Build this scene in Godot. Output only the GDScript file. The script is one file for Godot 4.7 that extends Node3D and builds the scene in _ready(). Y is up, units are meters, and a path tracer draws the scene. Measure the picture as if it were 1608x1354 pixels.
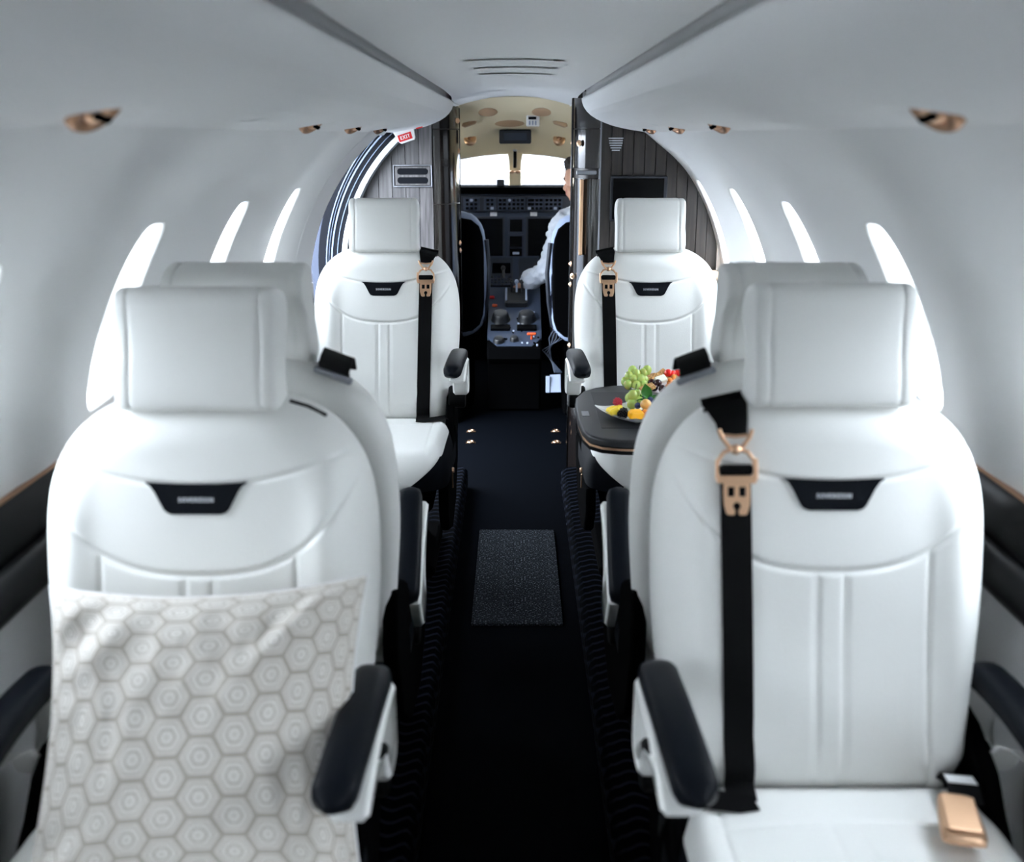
extends Node3D
# Business-jet cabin seen from the aisle, looking forward. x right, y up, forward is -z.
# V(x, rel, d): rel = height above the eye line, d = distance forward of the camera.

const EYE := 1.53
const RW := 0.866            # radius of the cabin lining
const YC := EYE - 0.669      # height of its centre
const REC := 0.2269          # recline of the seat backs (13 degrees)

var M := {}
var taken := {}


class MB:
	var v := PackedVector3Array()
	var n := PackedVector3Array()
	var uv := PackedVector2Array()
	var col := PackedColorArray()
	var ix := PackedInt32Array()
	var xf := Transform3D.IDENTITY

	func vert(p: Vector3, nn: Vector3, t := Vector2.ZERO) -> int:
		v.append(xf * p)
		n.append((xf.basis * nn).normalized())
		uv.append(t)
		return v.size() - 1

	func tri(a: int, b: int, c: int) -> void:
		var g := (v[b] - v[a]).cross(v[c] - v[a])
		ix.append(a)
		if g.dot(n[a] + n[b] + n[c]) > 0.0:
			ix.append(c)
			ix.append(b)
		else:
			ix.append(b)
			ix.append(c)

	func quad(a: int, b: int, c: int, d: int) -> void:
		tri(a, b, c)
		tri(a, c, d)

	func face(a: Vector3, b: Vector3, c: Vector3, d: Vector3) -> void:
		var nn := (b - a).cross(c - a).normalized()
		var k := vert(a, nn, Vector2(0, 0))
		vert(b, nn, Vector2(1, 0))
		vert(c, nn, Vector2(1, 1))
		vert(d, nn, Vector2(0, 1))
		quad(k, k + 1, k + 2, k + 3)

	# rows: Array of PackedVector3Array of equal length, smooth normals
	func grid(rows: Array, wrap_u := false, wrap_v := false) -> void:
		var nr := rows.size()
		var nc: int = rows[0].size()
		var k := v.size()
		for i in nr:
			var r: PackedVector3Array = rows[i]
			var ra: PackedVector3Array = rows[(i + nr - 1) % nr if wrap_v else maxi(i - 1, 0)]
			var rb: PackedVector3Array = rows[(i + 1) % nr if wrap_v else mini(i + 1, nr - 1)]
			for j in nc:
				var ja := (j + nc - 1) % nc if wrap_u else maxi(j - 1, 0)
				var jb := (j + 1) % nc if wrap_u else mini(j + 1, nc - 1)
				var du := r[jb] - r[ja]
				if du.length_squared() < 1e-12:
					du = rb[jb] - rb[ja]
					if du.length_squared() < 1e-12:
						du = ra[jb] - ra[ja]
				var dv := rb[j] - ra[j]
				var nn := du.cross(dv)
				if nn.length_squared() < 1e-20:
					nn = Vector3.UP
				vert(r[j], nn.normalized(), Vector2(float(j) / maxi(nc - 1, 1), float(i) / maxi(nr - 1, 1)))
		for i in (nr if wrap_v else nr - 1):
			var i2 := (i + 1) % nr
			for j in (nc if wrap_u else nc - 1):
				var j2 := (j + 1) % nc
				quad(k + i * nc + j, k + i * nc + j2, k + i2 * nc + j2, k + i2 * nc + j)

	func fan(pts: PackedVector3Array, nn: Vector3) -> void:
		var c := Vector3.ZERO
		for p in pts:
			c += p
		var k := vert(c / pts.size(), nn)
		for p in pts:
			vert(p, nn)
		for i in pts.size():
			tri(k, k + 1 + i, k + 1 + (i + 1) % pts.size())

	# bevelled box: 24 vertices, 44 triangles
	func box(c: Vector3, s: Vector3, bev := 0.0) -> void:
		var h := s / 2.0
		var b := minf(bev, minf(h.x, minf(h.y, h.z)) * 0.98)
		var k := v.size()
		var id := {}
		for sx in [-1, 1]:
			for sy in [-1, 1]:
				for sz in [-1, 1]:
					id[[sx, sy, sz, 0]] = vert(c + Vector3(sx * h.x, sy * (h.y - b), sz * (h.z - b)), Vector3(sx, 0, 0), Vector2(sz * h.z, sy * h.y))
					id[[sx, sy, sz, 1]] = vert(c + Vector3(sx * (h.x - b), sy * h.y, sz * (h.z - b)), Vector3(0, sy, 0), Vector2(sx * h.x, sz * h.z))
					id[[sx, sy, sz, 2]] = vert(c + Vector3(sx * (h.x - b), sy * (h.y - b), sz * h.z), Vector3(0, 0, sz), Vector2(sx * h.x, sy * h.y))
		for s1 in [-1, 1]:
			quad(id[[s1, -1, -1, 0]], id[[s1, 1, -1, 0]], id[[s1, 1, 1, 0]], id[[s1, -1, 1, 0]])
			quad(id[[-1, s1, -1, 1]], id[[1, s1, -1, 1]], id[[1, s1, 1, 1]], id[[-1, s1, 1, 1]])
			quad(id[[-1, -1, s1, 2]], id[[1, -1, s1, 2]], id[[1, 1, s1, 2]], id[[-1, 1, s1, 2]])
			if b > 0.0:
				for s2 in [-1, 1]:
					quad(id[[s1, s2, -1, 0]], id[[s1, s2, 1, 0]], id[[s1, s2, 1, 1]], id[[s1, s2, -1, 1]])
					quad(id[[s1, -1, s2, 0]], id[[s1, 1, s2, 0]], id[[s1, 1, s2, 2]], id[[s1, -1, s2, 2]])
					quad(id[[-1, s1, s2, 1]], id[[1, s1, s2, 1]], id[[1, s1, s2, 2]], id[[-1, s1, s2, 2]])
					for s3 in [-1, 1]:
						tri(id[[s1, s2, s3, 0]], id[[s1, s2, s3, 1]], id[[s1, s2, s3, 2]])

	# polygon in xy pushed along z, with bevelled rims
	func prism(poly: PackedVector2Array, z0: float, z1: float, bev := 0.0, soft := 0.75) -> void:
		var cnt := poly.size()
		var en := PackedVector2Array()
		var area := 0.0
		for i in cnt:
			area += poly[i].cross(poly[(i + 1) % cnt])
		for i in cnt:
			var e := poly[(i + 1) % cnt] - poly[i]
			var q := Vector2(e.y, -e.x).normalized()
			en.append(q if area > 0 else -q)
		var ins := PackedVector2Array()
		for i in cnt:
			var a := en[(i + cnt - 1) % cnt]
			var b := en[i]
			var m := (a + b)
			m = m / maxf(m.length_squared() / 2.0, 0.3)
			ins.append(poly[i] - m * bev)
		var caps := Geometry2D.triangulate_polygon(ins)
		var k0 := v.size()
		for p in ins:
			vert(Vector3(p.x, p.y, z0), Vector3(0, 0, -1), p)
		var k1 := v.size()
		for p in ins:
			vert(Vector3(p.x, p.y, z1), Vector3(0, 0, 1), p)
		for t in caps.size() / 3:
			tri(k0 + caps[t * 3], k0 + caps[t * 3 + 1], k0 + caps[t * 3 + 2])
			tri(k1 + caps[t * 3], k1 + caps[t * 3 + 1], k1 + caps[t * 3 + 2])
		var ks := v.size()
		for i in cnt:
			var j := (i + 1) % cnt
			var na := en[i]
			var nb := en[i]
			if en[(i + cnt - 1) % cnt].dot(en[i]) > soft:
				na = (en[(i + cnt - 1) % cnt] + en[i]).normalized()
			if en[j].dot(en[i]) > soft:
				nb = (en[j] + en[i]).normalized()
			var a0 := vert(Vector3(poly[i].x, poly[i].y, z0 + bev), Vector3(na.x, na.y, 0))
			var a1 := vert(Vector3(poly[i].x, poly[i].y, z1 - bev), Vector3(na.x, na.y, 0))
			var b0 := vert(Vector3(poly[j].x, poly[j].y, z0 + bev), Vector3(nb.x, nb.y, 0))
			var b1 := vert(Vector3(poly[j].x, poly[j].y, z1 - bev), Vector3(nb.x, nb.y, 0))
			quad(a0, b0, b1, a1)
			if bev > 0.0:
				quad(a0, b0, k0 + j, k0 + i)
				quad(a1, b1, k1 + j, k1 + i)

	# section (2D points) carried along a path; side = width direction at each path point
	func sweep(path: PackedVector3Array, side: PackedVector3Array, sec: PackedVector2Array, closed := false, caps := true, grow := PackedFloat32Array()) -> void:
		var rows := []
		var m := path.size()
		for i in m:
			var t := path[(i + 1) % m if closed else mini(i + 1, m - 1)] - path[(i + m - 1) % m if closed else maxi(i - 1, 0)]
			t = t.normalized()
			var s := (side[i] - t * side[i].dot(t)).normalized()
			var u := s.cross(t).normalized()
			var r := PackedVector3Array()
			var g := grow[i] if grow.size() else 1.0
			for q in sec:
				r.append(path[i] + (s * q.x + u * q.y) * g)
			rows.append(r)
		grid(rows, true, closed)
		if caps and not closed:
			fan(rows[0], (path[0] - path[1]).normalized())
			fan(rows[m - 1], (path[m - 1] - path[m - 2]).normalized())

	func tube(path: PackedVector3Array, r: float, sides := 8, closed := false, grow := PackedFloat32Array()) -> void:
		var sec := PackedVector2Array()
		for i in sides:
			sec.append(Vector2(cos(TAU * i / sides), sin(TAU * i / sides)) * r)
		var side := PackedVector3Array()
		var last := Vector3.ZERO
		for i in path.size():
			var t := (path[mini(i + 1, path.size() - 1)] - path[maxi(i - 1, 0)]).normalized()
			if last == Vector3.ZERO:
				last = t.cross(Vector3(0.31, 0.9, 0.27)).normalized()
			last = (last - t * last.dot(t)).normalized()
			side.append(last)
		sweep(path, side, sec, closed, true, grow)

	# flat strap along a path, w wide along side, th thick
	func strap(path: PackedVector3Array, side: PackedVector3Array, w: float, th: float) -> void:
		var a := w / 2.0
		var b := th / 2.0
		var c := minf(b * 0.8, a * 0.5)
		sweep(path, side, PackedVector2Array([Vector2(-a, -b + c), Vector2(-a + c, -b), Vector2(a - c, -b), Vector2(a, -b + c), Vector2(a, b - c), Vector2(a - c, b), Vector2(-a + c, b), Vector2(-a, b - c)]))

	# profile of (radius, height) turned about y
	func lathe(prof: PackedVector2Array, sides := 16) -> void:
		var rows := []
		for p in prof:
			var r := PackedVector3Array()
			for i in sides:
				r.append(Vector3(cos(TAU * i / sides) * p.x, p.y, sin(TAU * i / sides) * p.x))
			rows.append(r)
		grid(rows, true)

	func ball(c: Vector3, r: Vector3, nu := 12, nv := 8) -> void:
		var rows := []
		for i in nv + 1:
			var a := PI * i / nv
			var q := PackedVector3Array()
			for j in nu:
				var b := TAU * j / nu
				q.append(c + Vector3(sin(a) * cos(b) * r.x, cos(a) * r.y, sin(a) * sin(b) * r.z))
			rows.append(q)
		grid(rows, true)

	func mesh() -> ArrayMesh:
		var arr := []
		arr.resize(Mesh.ARRAY_MAX)
		arr[Mesh.ARRAY_VERTEX] = v
		arr[Mesh.ARRAY_NORMAL] = n
		arr[Mesh.ARRAY_TEX_UV] = uv
		if col.size() == v.size() and v.size():
			arr[Mesh.ARRAY_COLOR] = col
		arr[Mesh.ARRAY_INDEX] = ix
		var m := ArrayMesh.new()
		m.add_surface_from_arrays(Mesh.PRIMITIVE_TRIANGLES, arr)
		return m


# ---------------------------------------------------------------- naming
func V(x: float, rel: float, d: float) -> Vector3:
	return Vector3(x, EYE + rel, -d)


func numbered(called: String) -> String:
	if not taken.has(called):
		taken[called] = 0
		return called
	taken[called] += 1
	return "%s_%03d" % [called, taken[called]]


func part(called: String, m: Mesh, material: Material, parent: Node3D) -> MeshInstance3D:
	var o := MeshInstance3D.new()
	o.mesh = m
	o.material_override = material
	o.cast_shadow = GeometryInstance3D.SHADOW_CASTING_SETTING_ON
	o.name = called
	parent.add_child(o, true)
	return o


func tag(o: Node3D, label: String, category: String, group := "") -> void:
	o.set_meta("label", label)
	o.set_meta("category", category)
	if group:
		o.set_meta("group", group)


func thing(called: String, label: String, category: String, at := Vector3.ZERO, group := "", turn := 0.0) -> Node3D:
	var o := Node3D.new()
	o.name = numbered(called)
	add_child(o)
	o.position = at
	o.rotation.y = turn
	tag(o, label, category, group)
	return o


func solo(called: String, m: Mesh, material: Material, label: String, category: String, group := "") -> MeshInstance3D:
	var o := part(numbered(called), m, material, self)
	tag(o, label, category, group)
	return o


func struct(called: String, m: Mesh, material: Material, label: String, category: String) -> MeshInstance3D:
	var o := part(numbered(called), m, material, self)
	tag(o, label, category)
	o.set_meta("kind", "structure")
	return o


func lettering(text: String, size: float, material: Material, parent: Node3D, at: Transform3D, deep := 0.0008, called := "lettering") -> MeshInstance3D:
	var f := SystemFont.new()
	f.font_names = PackedStringArray(["Droid Sans"])
	f.font_weight = 700
	var t := TextMesh.new()
	t.text = text
	t.font = f
	t.font_size = 32
	t.pixel_size = size / 32.0
	t.depth = deep
	t.curve_step = 2.0
	var o := part(called, t, material, parent)
	o.transform = at
	return o


# ---------------------------------------------------------------- materials
func mat(c: Color, rough := 0.6, metal := 0.0) -> StandardMaterial3D:
	var m := StandardMaterial3D.new()
	m.albedo_color = c
	m.roughness = rough
	m.metallic = metal
	return m


func noise_tex(freq: float, seed_: int, kind := FastNoiseLite.TYPE_SIMPLEX_SMOOTH, octaves := 4, as_normal := false, bump := 4.0, ramp: Gradient = null, size := 512) -> NoiseTexture2D:
	var f := FastNoiseLite.new()
	f.noise_type = kind
	f.seed = seed_
	f.frequency = freq
	f.fractal_octaves = octaves
	var t := NoiseTexture2D.new()
	t.width = size
	t.height = size
	t.seamless = true
	t.noise = f
	t.as_normal_map = as_normal
	t.bump_strength = bump
	if ramp:
		t.color_ramp = ramp
	return t


func ramp(a: Color, b: Color, c: Color) -> Gradient:
	var g := Gradient.new()
	g.offsets = PackedFloat32Array([0.0, 0.5, 1.0])
	g.colors = PackedColorArray([a, b, c])
	return g


func triplanar(m: StandardMaterial3D, s: Vector3, world := true) -> void:
	m.uv1_triplanar = true
	m.uv1_world_triplanar = world
	m.uv1_scale = s


func make_materials() -> void:
	var leather := noise_tex(0.045, 3, FastNoiseLite.TYPE_CELLULAR, 2, true, 3.0)
	M.white = mat(Color(0.925, 0.925, 0.91), 0.48)
	M.white.normal_enabled = true
	M.white.normal_texture = leather
	M.white.normal_scale = 0.22
	triplanar(M.white, Vector3(9, 9, 9), false)
	M.navy = mat(Color(0.036, 0.050, 0.074), 0.44)
	M.navy.metallic_specular = 0.2
	M.navy.normal_enabled = true
	M.navy.normal_texture = leather
	M.navy.normal_scale = 0.25
	triplanar(M.navy, Vector3(9, 9, 9), false)
	M.wing = mat(Color(0.034, 0.045, 0.066), 0.62)
	M.wing.metallic_specular = 0.14
	M.lining = mat(Color(0.94, 0.942, 0.94), 0.62)
	M.lining.normal_enabled = true
	M.lining.normal_texture = noise_tex(0.08, 5, FastNoiseLite.TYPE_SIMPLEX_SMOOTH, 3, true, 2.0)
	M.lining.normal_scale = 0.12
	triplanar(M.lining, Vector3(12, 12, 12))
	M.satin = mat(Color(0.90, 0.90, 0.89), 0.32)
	M.gold = mat(Color(0.86, 0.70, 0.57), 0.32, 1.0)
	M.gold_dark = mat(Color(0.68, 0.53, 0.42), 0.38, 1.0)
	M.black = mat(Color(0.025, 0.026, 0.03), 0.55)
	M.gloss = mat(Color(0.02, 0.021, 0.025), 0.14)
	M.matte = mat(Color(0.018, 0.019, 0.022), 0.9)
	M.web = mat(Color(0.022, 0.023, 0.028), 0.75)
	M.web.normal_enabled = true
	M.web.normal_texture = noise_tex(0.2, 8, FastNoiseLite.TYPE_SIMPLEX, 1, true, 4.0, null, 256)
	M.web.normal_scale = 0.4
	triplanar(M.web, Vector3(20, 60, 20), false)
	M.pane = mat(Color(0.95, 0.98, 1.0, 0.05), 0.0)
	M.pane.transparency = BaseMaterial3D.TRANSPARENCY_ALPHA
	var woods := [
		[Color(0.085, 0.072, 0.066), Color(0.165, 0.142, 0.130), Color(0.245, 0.214, 0.196)],
		[Color(0.070, 0.060, 0.056), Color(0.138, 0.120, 0.112), Color(0.205, 0.180, 0.166)],
		[Color(0.100, 0.086, 0.079), Color(0.188, 0.164, 0.151), Color(0.270, 0.238, 0.219)],
	]
	for i in 3:
		var w := mat(Color.WHITE, 0.38)
		w.albedo_texture = noise_tex(0.012, 20 + i, FastNoiseLite.TYPE_SIMPLEX_SMOOTH, 5, false, 1.0, ramp(woods[i][0], woods[i][1], woods[i][2]))
		triplanar(w, Vector3(9.0, 0.45, 9.0))
		w.uv1_offset = Vector3(0.37 * i, 0.21 * i, 0.11)
		M["wood%d" % i] = w
	var gw := [
		[Color(0.16, 0.15, 0.155), Color(0.285, 0.275, 0.28), Color(0.40, 0.39, 0.395)],
		[Color(0.13, 0.125, 0.13), Color(0.24, 0.232, 0.24), Color(0.345, 0.335, 0.34)],
	]
	for i in 2:
		var w := mat(Color.WHITE, 0.42)
		w.albedo_texture = noise_tex(0.012, 31 + i, FastNoiseLite.TYPE_SIMPLEX_SMOOTH, 5, false, 1.0, ramp(gw[i][0], gw[i][1], gw[i][2]))
		triplanar(w, Vector3(9.0, 0.45, 9.0))
		w.uv1_offset = Vector3(0.43 * i, 0.3 * i, 0.2)
		M["ash%d" % i] = w
	M.carpet = mat(Color.WHITE, 0.95)
	M.carpet.albedo_texture = noise_tex(0.09, 40, FastNoiseLite.TYPE_SIMPLEX, 3, false, 1.0, ramp(Color(0.010, 0.014, 0.022), Color(0.020, 0.026, 0.040), Color(0.040, 0.050, 0.072)))
	M.carpet.heightmap_enabled = false
	triplanar(M.carpet, Vector3(5, 5, 5))
	M.rug = mat(Color.WHITE, 0.95)
	M.rug.albedo_texture = noise_tex(0.055, 41, FastNoiseLite.TYPE_CELLULAR, 2, false, 1.0, ramp(Color(0.03, 0.033, 0.04), Color(0.13, 0.14, 0.155), Color(0.46, 0.48, 0.51)))
	triplanar(M.rug, Vector3(6, 6, 6))
	M.tarmac = mat(Color.WHITE, 0.9)
	M.tarmac.albedo_texture = noise_tex(0.05, 44, FastNoiseLite.TYPE_SIMPLEX, 4, false, 1.0, ramp(Color(0.10, 0.112, 0.14), Color(0.14, 0.156, 0.19), Color(0.19, 0.21, 0.255)))
	triplanar(M.tarmac, Vector3(0.8, 0.8, 0.8))
	M.paint = mat(Color(0.92, 0.92, 0.92), 0.6)
	M.red = mat(Color(0.80, 0.07, 0.08), 0.5)
	M.sign = mat(Color(0.92, 0.92, 0.92), 0.4)
	M.letter = mat(Color(0.80, 0.81, 0.83), 0.5)
	M.beige = mat(Color(0.88, 0.83, 0.71), 0.7)
	M.tan = mat(Color(0.70, 0.58, 0.46), 0.7)
	M.panel = mat(Color(0.155, 0.195, 0.265), 0.55)
	M.panel_dark = mat(Color(0.085, 0.11, 0.155), 0.55)
	M.screen = mat(Color(0.012, 0.014, 0.02), 0.18)
	M.screen.metallic_specular = 0.2
	M.knob = mat(Color(0.05, 0.06, 0.075), 0.45)
	M.steel = mat(Color(0.60, 0.61, 0.64), 0.34, 1.0)
	M.rubber = mat(Color(0.028, 0.037, 0.062), 0.6)
	M.rubber.metallic_specular = 0.2
	M.strip = mat(Color(0.34, 0.385, 0.46), 0.5)
	M.jamb = mat(Color(0.66, 0.68, 0.70), 0.5)
	M.seal = mat(Color(0.62, 0.66, 0.74), 0.45)
	M.greyblue = mat(Color(0.15, 0.175, 0.235), 0.8)
	M.slate = mat(Color(0.10, 0.108, 0.122), 0.40)
	M.slate_in = mat(Color(0.072, 0.082, 0.10), 0.48)
	M.porcelain = mat(Color(0.93, 0.93, 0.93), 0.15)
	M.fleece = mat(Color(0.55, 0.60, 0.70), 1.0)
	M.orange = mat(Color(0.80, 0.30, 0.10), 0.5)
	for k in ["carpet", "matte", "rug"]:
		M[k].metallic_specular = 0.06
	for k in ["black", "web"]:
		M[k].metallic_specular = 0.22
	M.ledge = mat(Color(0.05, 0.05, 0.057), 0.35)
	M.ledge.metallic_specular = 0.3


# ---------------------------------------------------------------- the scene
func _ready() -> void:
	# camera: 27.6 mm lens held at eye height in the aisle, tipped down 16.6 degrees
	var cam := Camera3D.new()
	cam.name = "camera"
	cam.position = Vector3(0, EYE, 0)
	cam.rotation = Vector3(deg_to_rad(-16.649), deg_to_rad(0.148), 0)
	cam.near = 0.05
	cam.far = 400.0
	var lens := CameraAttributesPhysical.new()
	lens.frustum_focal_length = 27.56
	lens.frustum_focus_distance = 3.6
	lens.frustum_near = 0.05
	lens.frustum_far = 400.0
	lens.exposure_aperture = 2.4
	cam.attributes = lens
	cam.fov = rad_to_deg(2.0 * atan(677.0 / 1555.0))
	add_child(cam)
	cam.current = true

	# overcast daylight
	var sky := ProceduralSkyMaterial.new()
	sky.sky_top_color = Color(0.905, 0.95, 1.0)
	sky.sky_horizon_color = Color(0.70, 0.73, 0.76)
	sky.sky_curve = 0.35
	sky.ground_horizon_color = Color(0.58, 0.60, 0.63)
	sky.ground_bottom_color = Color(0.30, 0.33, 0.38)
	sky.sky_energy_multiplier = 1.0
	sky.energy_multiplier = SKY
	var env := Environment.new()
	env.background_mode = Environment.BG_SKY
	env.sky = Sky.new()
	env.sky.sky_material = sky
	env.tonemap_mode = Environment.TONE_MAPPER_LINEAR
	env.tonemap_exposure = EXPOSURE
	env.sdfgi_enabled = true
	env.ssao_enabled = true
	env.ssil_enabled = true
	var we := WorldEnvironment.new()
	we.name = "daylight"
	we.environment = env
	add_child(we)

	make_materials()
	build_shell()
	build_bulkheads()
	build_cockpit()
	build_seats()
	build_table()
	build_fittings()
	build_pilot()


const SKY := 42.0
const EXPOSURE := 1.0
const PITCH := 0.70
const FIRST := 2.07          # a window centre; the others follow at PITCH
const PHC := 0.358           # angle of the window centres on the lining
const AFT := -1.9
const LIGHTS := [1.22, 2.53, 3.20, 3.85]


func scallop(d: float, phi: float) -> float:
	return 0.026 * (0.5 + 0.5 * cos(TAU * (d - FIRST) / PITCH)) * (1.0 - smoothstep(0.60, 0.88, phi))


func wall_pt(s: float, d: float, phi: float, off := 0.0) -> Vector3:
	var r := RW + scallop(d, phi) + off
	return Vector3(s * r * cos(phi), YC + r * sin(phi), -d)


func round_rect(a: float, b: float, r: float, t: float) -> Vector2:
	# point of a rounded rectangle in direction t
	var c := Vector2(cos(t), sin(t))
	var e := 4.6
	var k := pow(pow(absf(c.x) / a, e) + pow(absf(c.y) / b, e), -1.0 / e)
	var q := c * k
	# wider at the sill than at the head, leaning aft
	return Vector2(q.x * (1.0 - 0.18 * q.y / b) + 0.028 * q.y / b, q.y)


func rect_edge(x0: float, x1: float, y0: float, y1: float, t: float) -> Vector2:
	var c := Vector2(cos(t), sin(t))
	var k := 1e9
	if c.x > 1e-6:
		k = minf(k, x1 / c.x)
	if c.x < -1e-6:
		k = minf(k, x0 / c.x)
	if c.y > 1e-6:
		k = minf(k, y1 / c.y)
	if c.y < -1e-6:
		k = minf(k, y0 / c.y)
	return c * k


func bay_point(s: float, c: float, q: Vector2, off: float) -> Vector3:
	return wall_pt(s, c + q.x, PHC + q.y / RW, off)


func build_shell() -> void:
	# apron outside
	var g := MB.new()
	g.box(Vector3(0, -1.25, -8), Vector3(300, 0.3, 300), 0.0)
	var apron := struct("floor_outside", g.mesh(), M.tarmac, "blue-grey concrete apron outside the windows and door", "ground")
	var line := MB.new()
	line.box(Vector3(-5.2, -1.095, -16), Vector3(1.5, 0.012, 60), 0.0)
	part("painted_line", line.mesh(), M.paint, apron)
	# floor and aisle carpet
	g = MB.new()
	g.box(Vector3(0, -0.05, -2.6), Vector3(1.95, 0.1, 9.4), 0.0)
	struct("floor", g.mesh(), M.carpet, "near-black navy carpet along the dark aisle", "floor")
	var n0 := 72
	var y0 := (0.075 - PHC) * RW
	var y1 := (0.93 - PHC) * RW
	for side in [-1.0, 1.0]:
		var w := MB.new()
		var last := 3 if side > 0 else 2
		var win := []
		for k in range(-5, last + 1):
			var c: float = FIRST + PITCH * k
			var sh := Vector2(-0.045, 0) if k == 3 else Vector2.ZERO
			var angs := PackedFloat32Array()
			for i in n0:
				angs.append(TAU * (i + 0.5) / n0)
			for cx in [[-PITCH / 2, y0], [PITCH / 2, y0], [PITCH / 2, y1], [-PITCH / 2, y1]]:
				angs.append(fposmod(atan2(cx[1], cx[0]), TAU))
			angs.sort()
			var rows := []
			for j in 13:
				var f := pow(j / 12.0, 1.5)
				var r := PackedVector3Array()
				for t in angs:
					var a := round_rect(0.094, 0.200, 0.09, t) + sh
					var b := rect_edge(-PITCH / 2, PITCH / 2, y0, y1, t)
					r.append(bay_point(side, c, a.lerp(b, f), 0.0))
				rows.append(r)
			w.grid(rows, true)
			rows = []
			for j in 5:
				var r := PackedVector3Array()
				for t in angs:
					var a := round_rect(0.078, 0.180, 0.08, t) + sh
					var b := rect_edge(-PITCH / 2, PITCH / 2, y0, y1, t)
					r.append(bay_point(side, c, a.lerp(b, j / 4.0), 0.095))
				rows.append(r)
			w.grid(rows, true)
			# reveal: rolled lip, sloping sides
			var rv := MB.new()
			rows = []
			for q in [[0.094, 0.200, 0.0], [0.090, 0.196, 0.001], [0.0875, 0.193, 0.006], [0.0865, 0.1915, 0.018], [0.084, 0.1875, 0.050], [0.083, 0.186, 0.056], [0.076, 0.179, 0.0565], [0.076, 0.179, 0.066], [0.078, 0.180, 0.095]]:
				var r := PackedVector3Array()
				for t in angs:
					r.append(bay_point(side, c, round_rect(q[0], q[1], 0.08, t) + sh, q[2]))
				rows.append(r)
			rv.grid(rows, true)
			var pn := MB.new()
			for off in [0.070, 0.076]:
				rows = []
				for j in 5:
					var r := PackedVector3Array()
					for t in angs:
						r.append(bay_point(side, c, round_rect(0.0795, 0.1815, 0.08, t) * (0.02 + 0.98 * j / 4.0) + sh, off))
					rows.append(r)
				pn.grid(rows, true)
			win.append([rv, pn, k])
		# lower side wall behind the seats
		var dl: float = 4.41 if side > 0 else 4.24
		var yl := YC + RW * sin(0.075)
		w.box(Vector3(side * 0.905, yl / 2.0, -(AFT + dl) / 2.0), Vector3(0.085, yl, dl - AFT), 0.0)
		if side < 0:
			# plain panel aft of the entry door, with a rolled edge round the opening
			var rows := []
			for q in [[3.82, 0.0], [3.822, 0.001], [3.83, -0.004], [3.86, 0.0], [3.95, 0.0], [4.05, 0.0], [4.15, 0.0], [4.20, 0.002], [4.23, 0.012], [4.24, 0.03], [4.24, 0.10]]:
				var r := PackedVector3Array()
				for i in 25:
					var phi := lerpf(0.075, 0.93, i / 24.0)
					r.append(Vector3(side * (RW + q[1]) * cos(phi), YC + (RW + q[1]) * sin(phi), -q[0]))
				rows.append(r)
			w.grid(rows)
		var name_ := "wall_left" if side < 0 else "wall_right"
		var wo := struct(name_, w.mesh(), M.lining, "curved off-white cabin lining on the %s side with scalloped window bays" % ("entry-door" if side < 0 else "galley"), "wall")
		for q in win:
			var o := Node3D.new()
			o.name = numbered("window_%d" % ((q[2] + 6) if side < 0 else (q[2] + 14)))
			add_child(o)
			var where: String = {-5: "far aft in the cabin", -4: "well aft of the seats", -3: "behind the camera seats", -2: "aft of the near seats", -1: "beside the near seats", 0: "beside the middle seats", 1: "between middle and forward seats", 2: "beside the forward seat", 3: "next to the dark wood bulkhead"}[q[2]]
			tag(o, "rounded cabin window with deep white reveal on %s side, %s" % ["entry-door" if side < 0 else "galley", where], "window")
			o.set_meta("kind", "structure")
			part("reveal", q[0].mesh(), M.satin, o)
			part("pane", q[1].mesh(), M.pane, o)
		# dark side ledge with a thin gold line above it
		var lg := MB.new()
		var de: float = 4.24 if side > 0 else 4.13
		lg.xf = Transform3D(Basis(Vector3(side, 0, 0), Vector3(0, 1, 0), Vector3(0, 0, 1)), Vector3.ZERO)
		lg.prism(PackedVector2Array([Vector2(0.90, 0.937), Vector2(0.862, 0.937), Vector2(0.852, 0.925), Vector2(0.838, 0.862), Vector2(0.842, 0.853), Vector2(0.842, 0.76), Vector2(0.90, 0.76)]), -de, -AFT, 0.0)
		var lo := struct("trim_%d" % (1 if side < 0 else 2), lg.mesh(), M.ledge, "dark glossy side ledge below the windows on the %s side" % ("entry-door" if side < 0 else "galley"), "ledge")
		var rl := MB.new()
		rl.xf = lg.xf
		rl.prism(PackedVector2Array([Vector2(0.845, 0.848), Vector2(0.828, 0.850), Vector2(0.814, 0.842), Vector2(0.806, 0.825), Vector2(0.806, 0.795), Vector2(0.816, 0.776), Vector2(0.845, 0.770)]), -de, -AFT, 0.0, 0.5)
		part("arm_rail", rl.mesh(), M.ledge, lo)
		var gl := MB.new()
		gl.xf = lg.xf
		gl.box(Vector3(0.862, 0.939, (-de - AFT) / 2.0), Vector3(0.012, 0.005, de - AFT), 0.001)
		part("gold_line", gl.mesh(), M.gold_dark, lo)
		# overhead service panel
		var ps := MB.new()
		ps.xf = lg.xf
		var prof := PackedVector2Array()
		for q in [[0.272, 0.142], [0.274, 0.128], [0.281, 0.110], [0.294, 0.092], [0.312, 0.076], [0.335, 0.062], [0.362, 0.050], [0.395, 0.038], [0.43, 0.029], [0.465, 0.022], [0.50, 0.0165], [0.525, 0.013], [0.534, 0.010], [0.545, 0.011], [0.60, 0.04], [0.50, 0.20], [0.30, 0.24], [0.29, 0.20], [0.290, 0.15]]:
			prof.append(Vector2(q[0], EYE + q[1]))
		var pe: float = 4.25 if side > 0 else 4.66
		ps.prism(prof, -pe, -pe + 0.012, 0.004, 0.6)
		# underside carried aft, scooped in round each reading light
		var curve := Curve2D.new()
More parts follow.
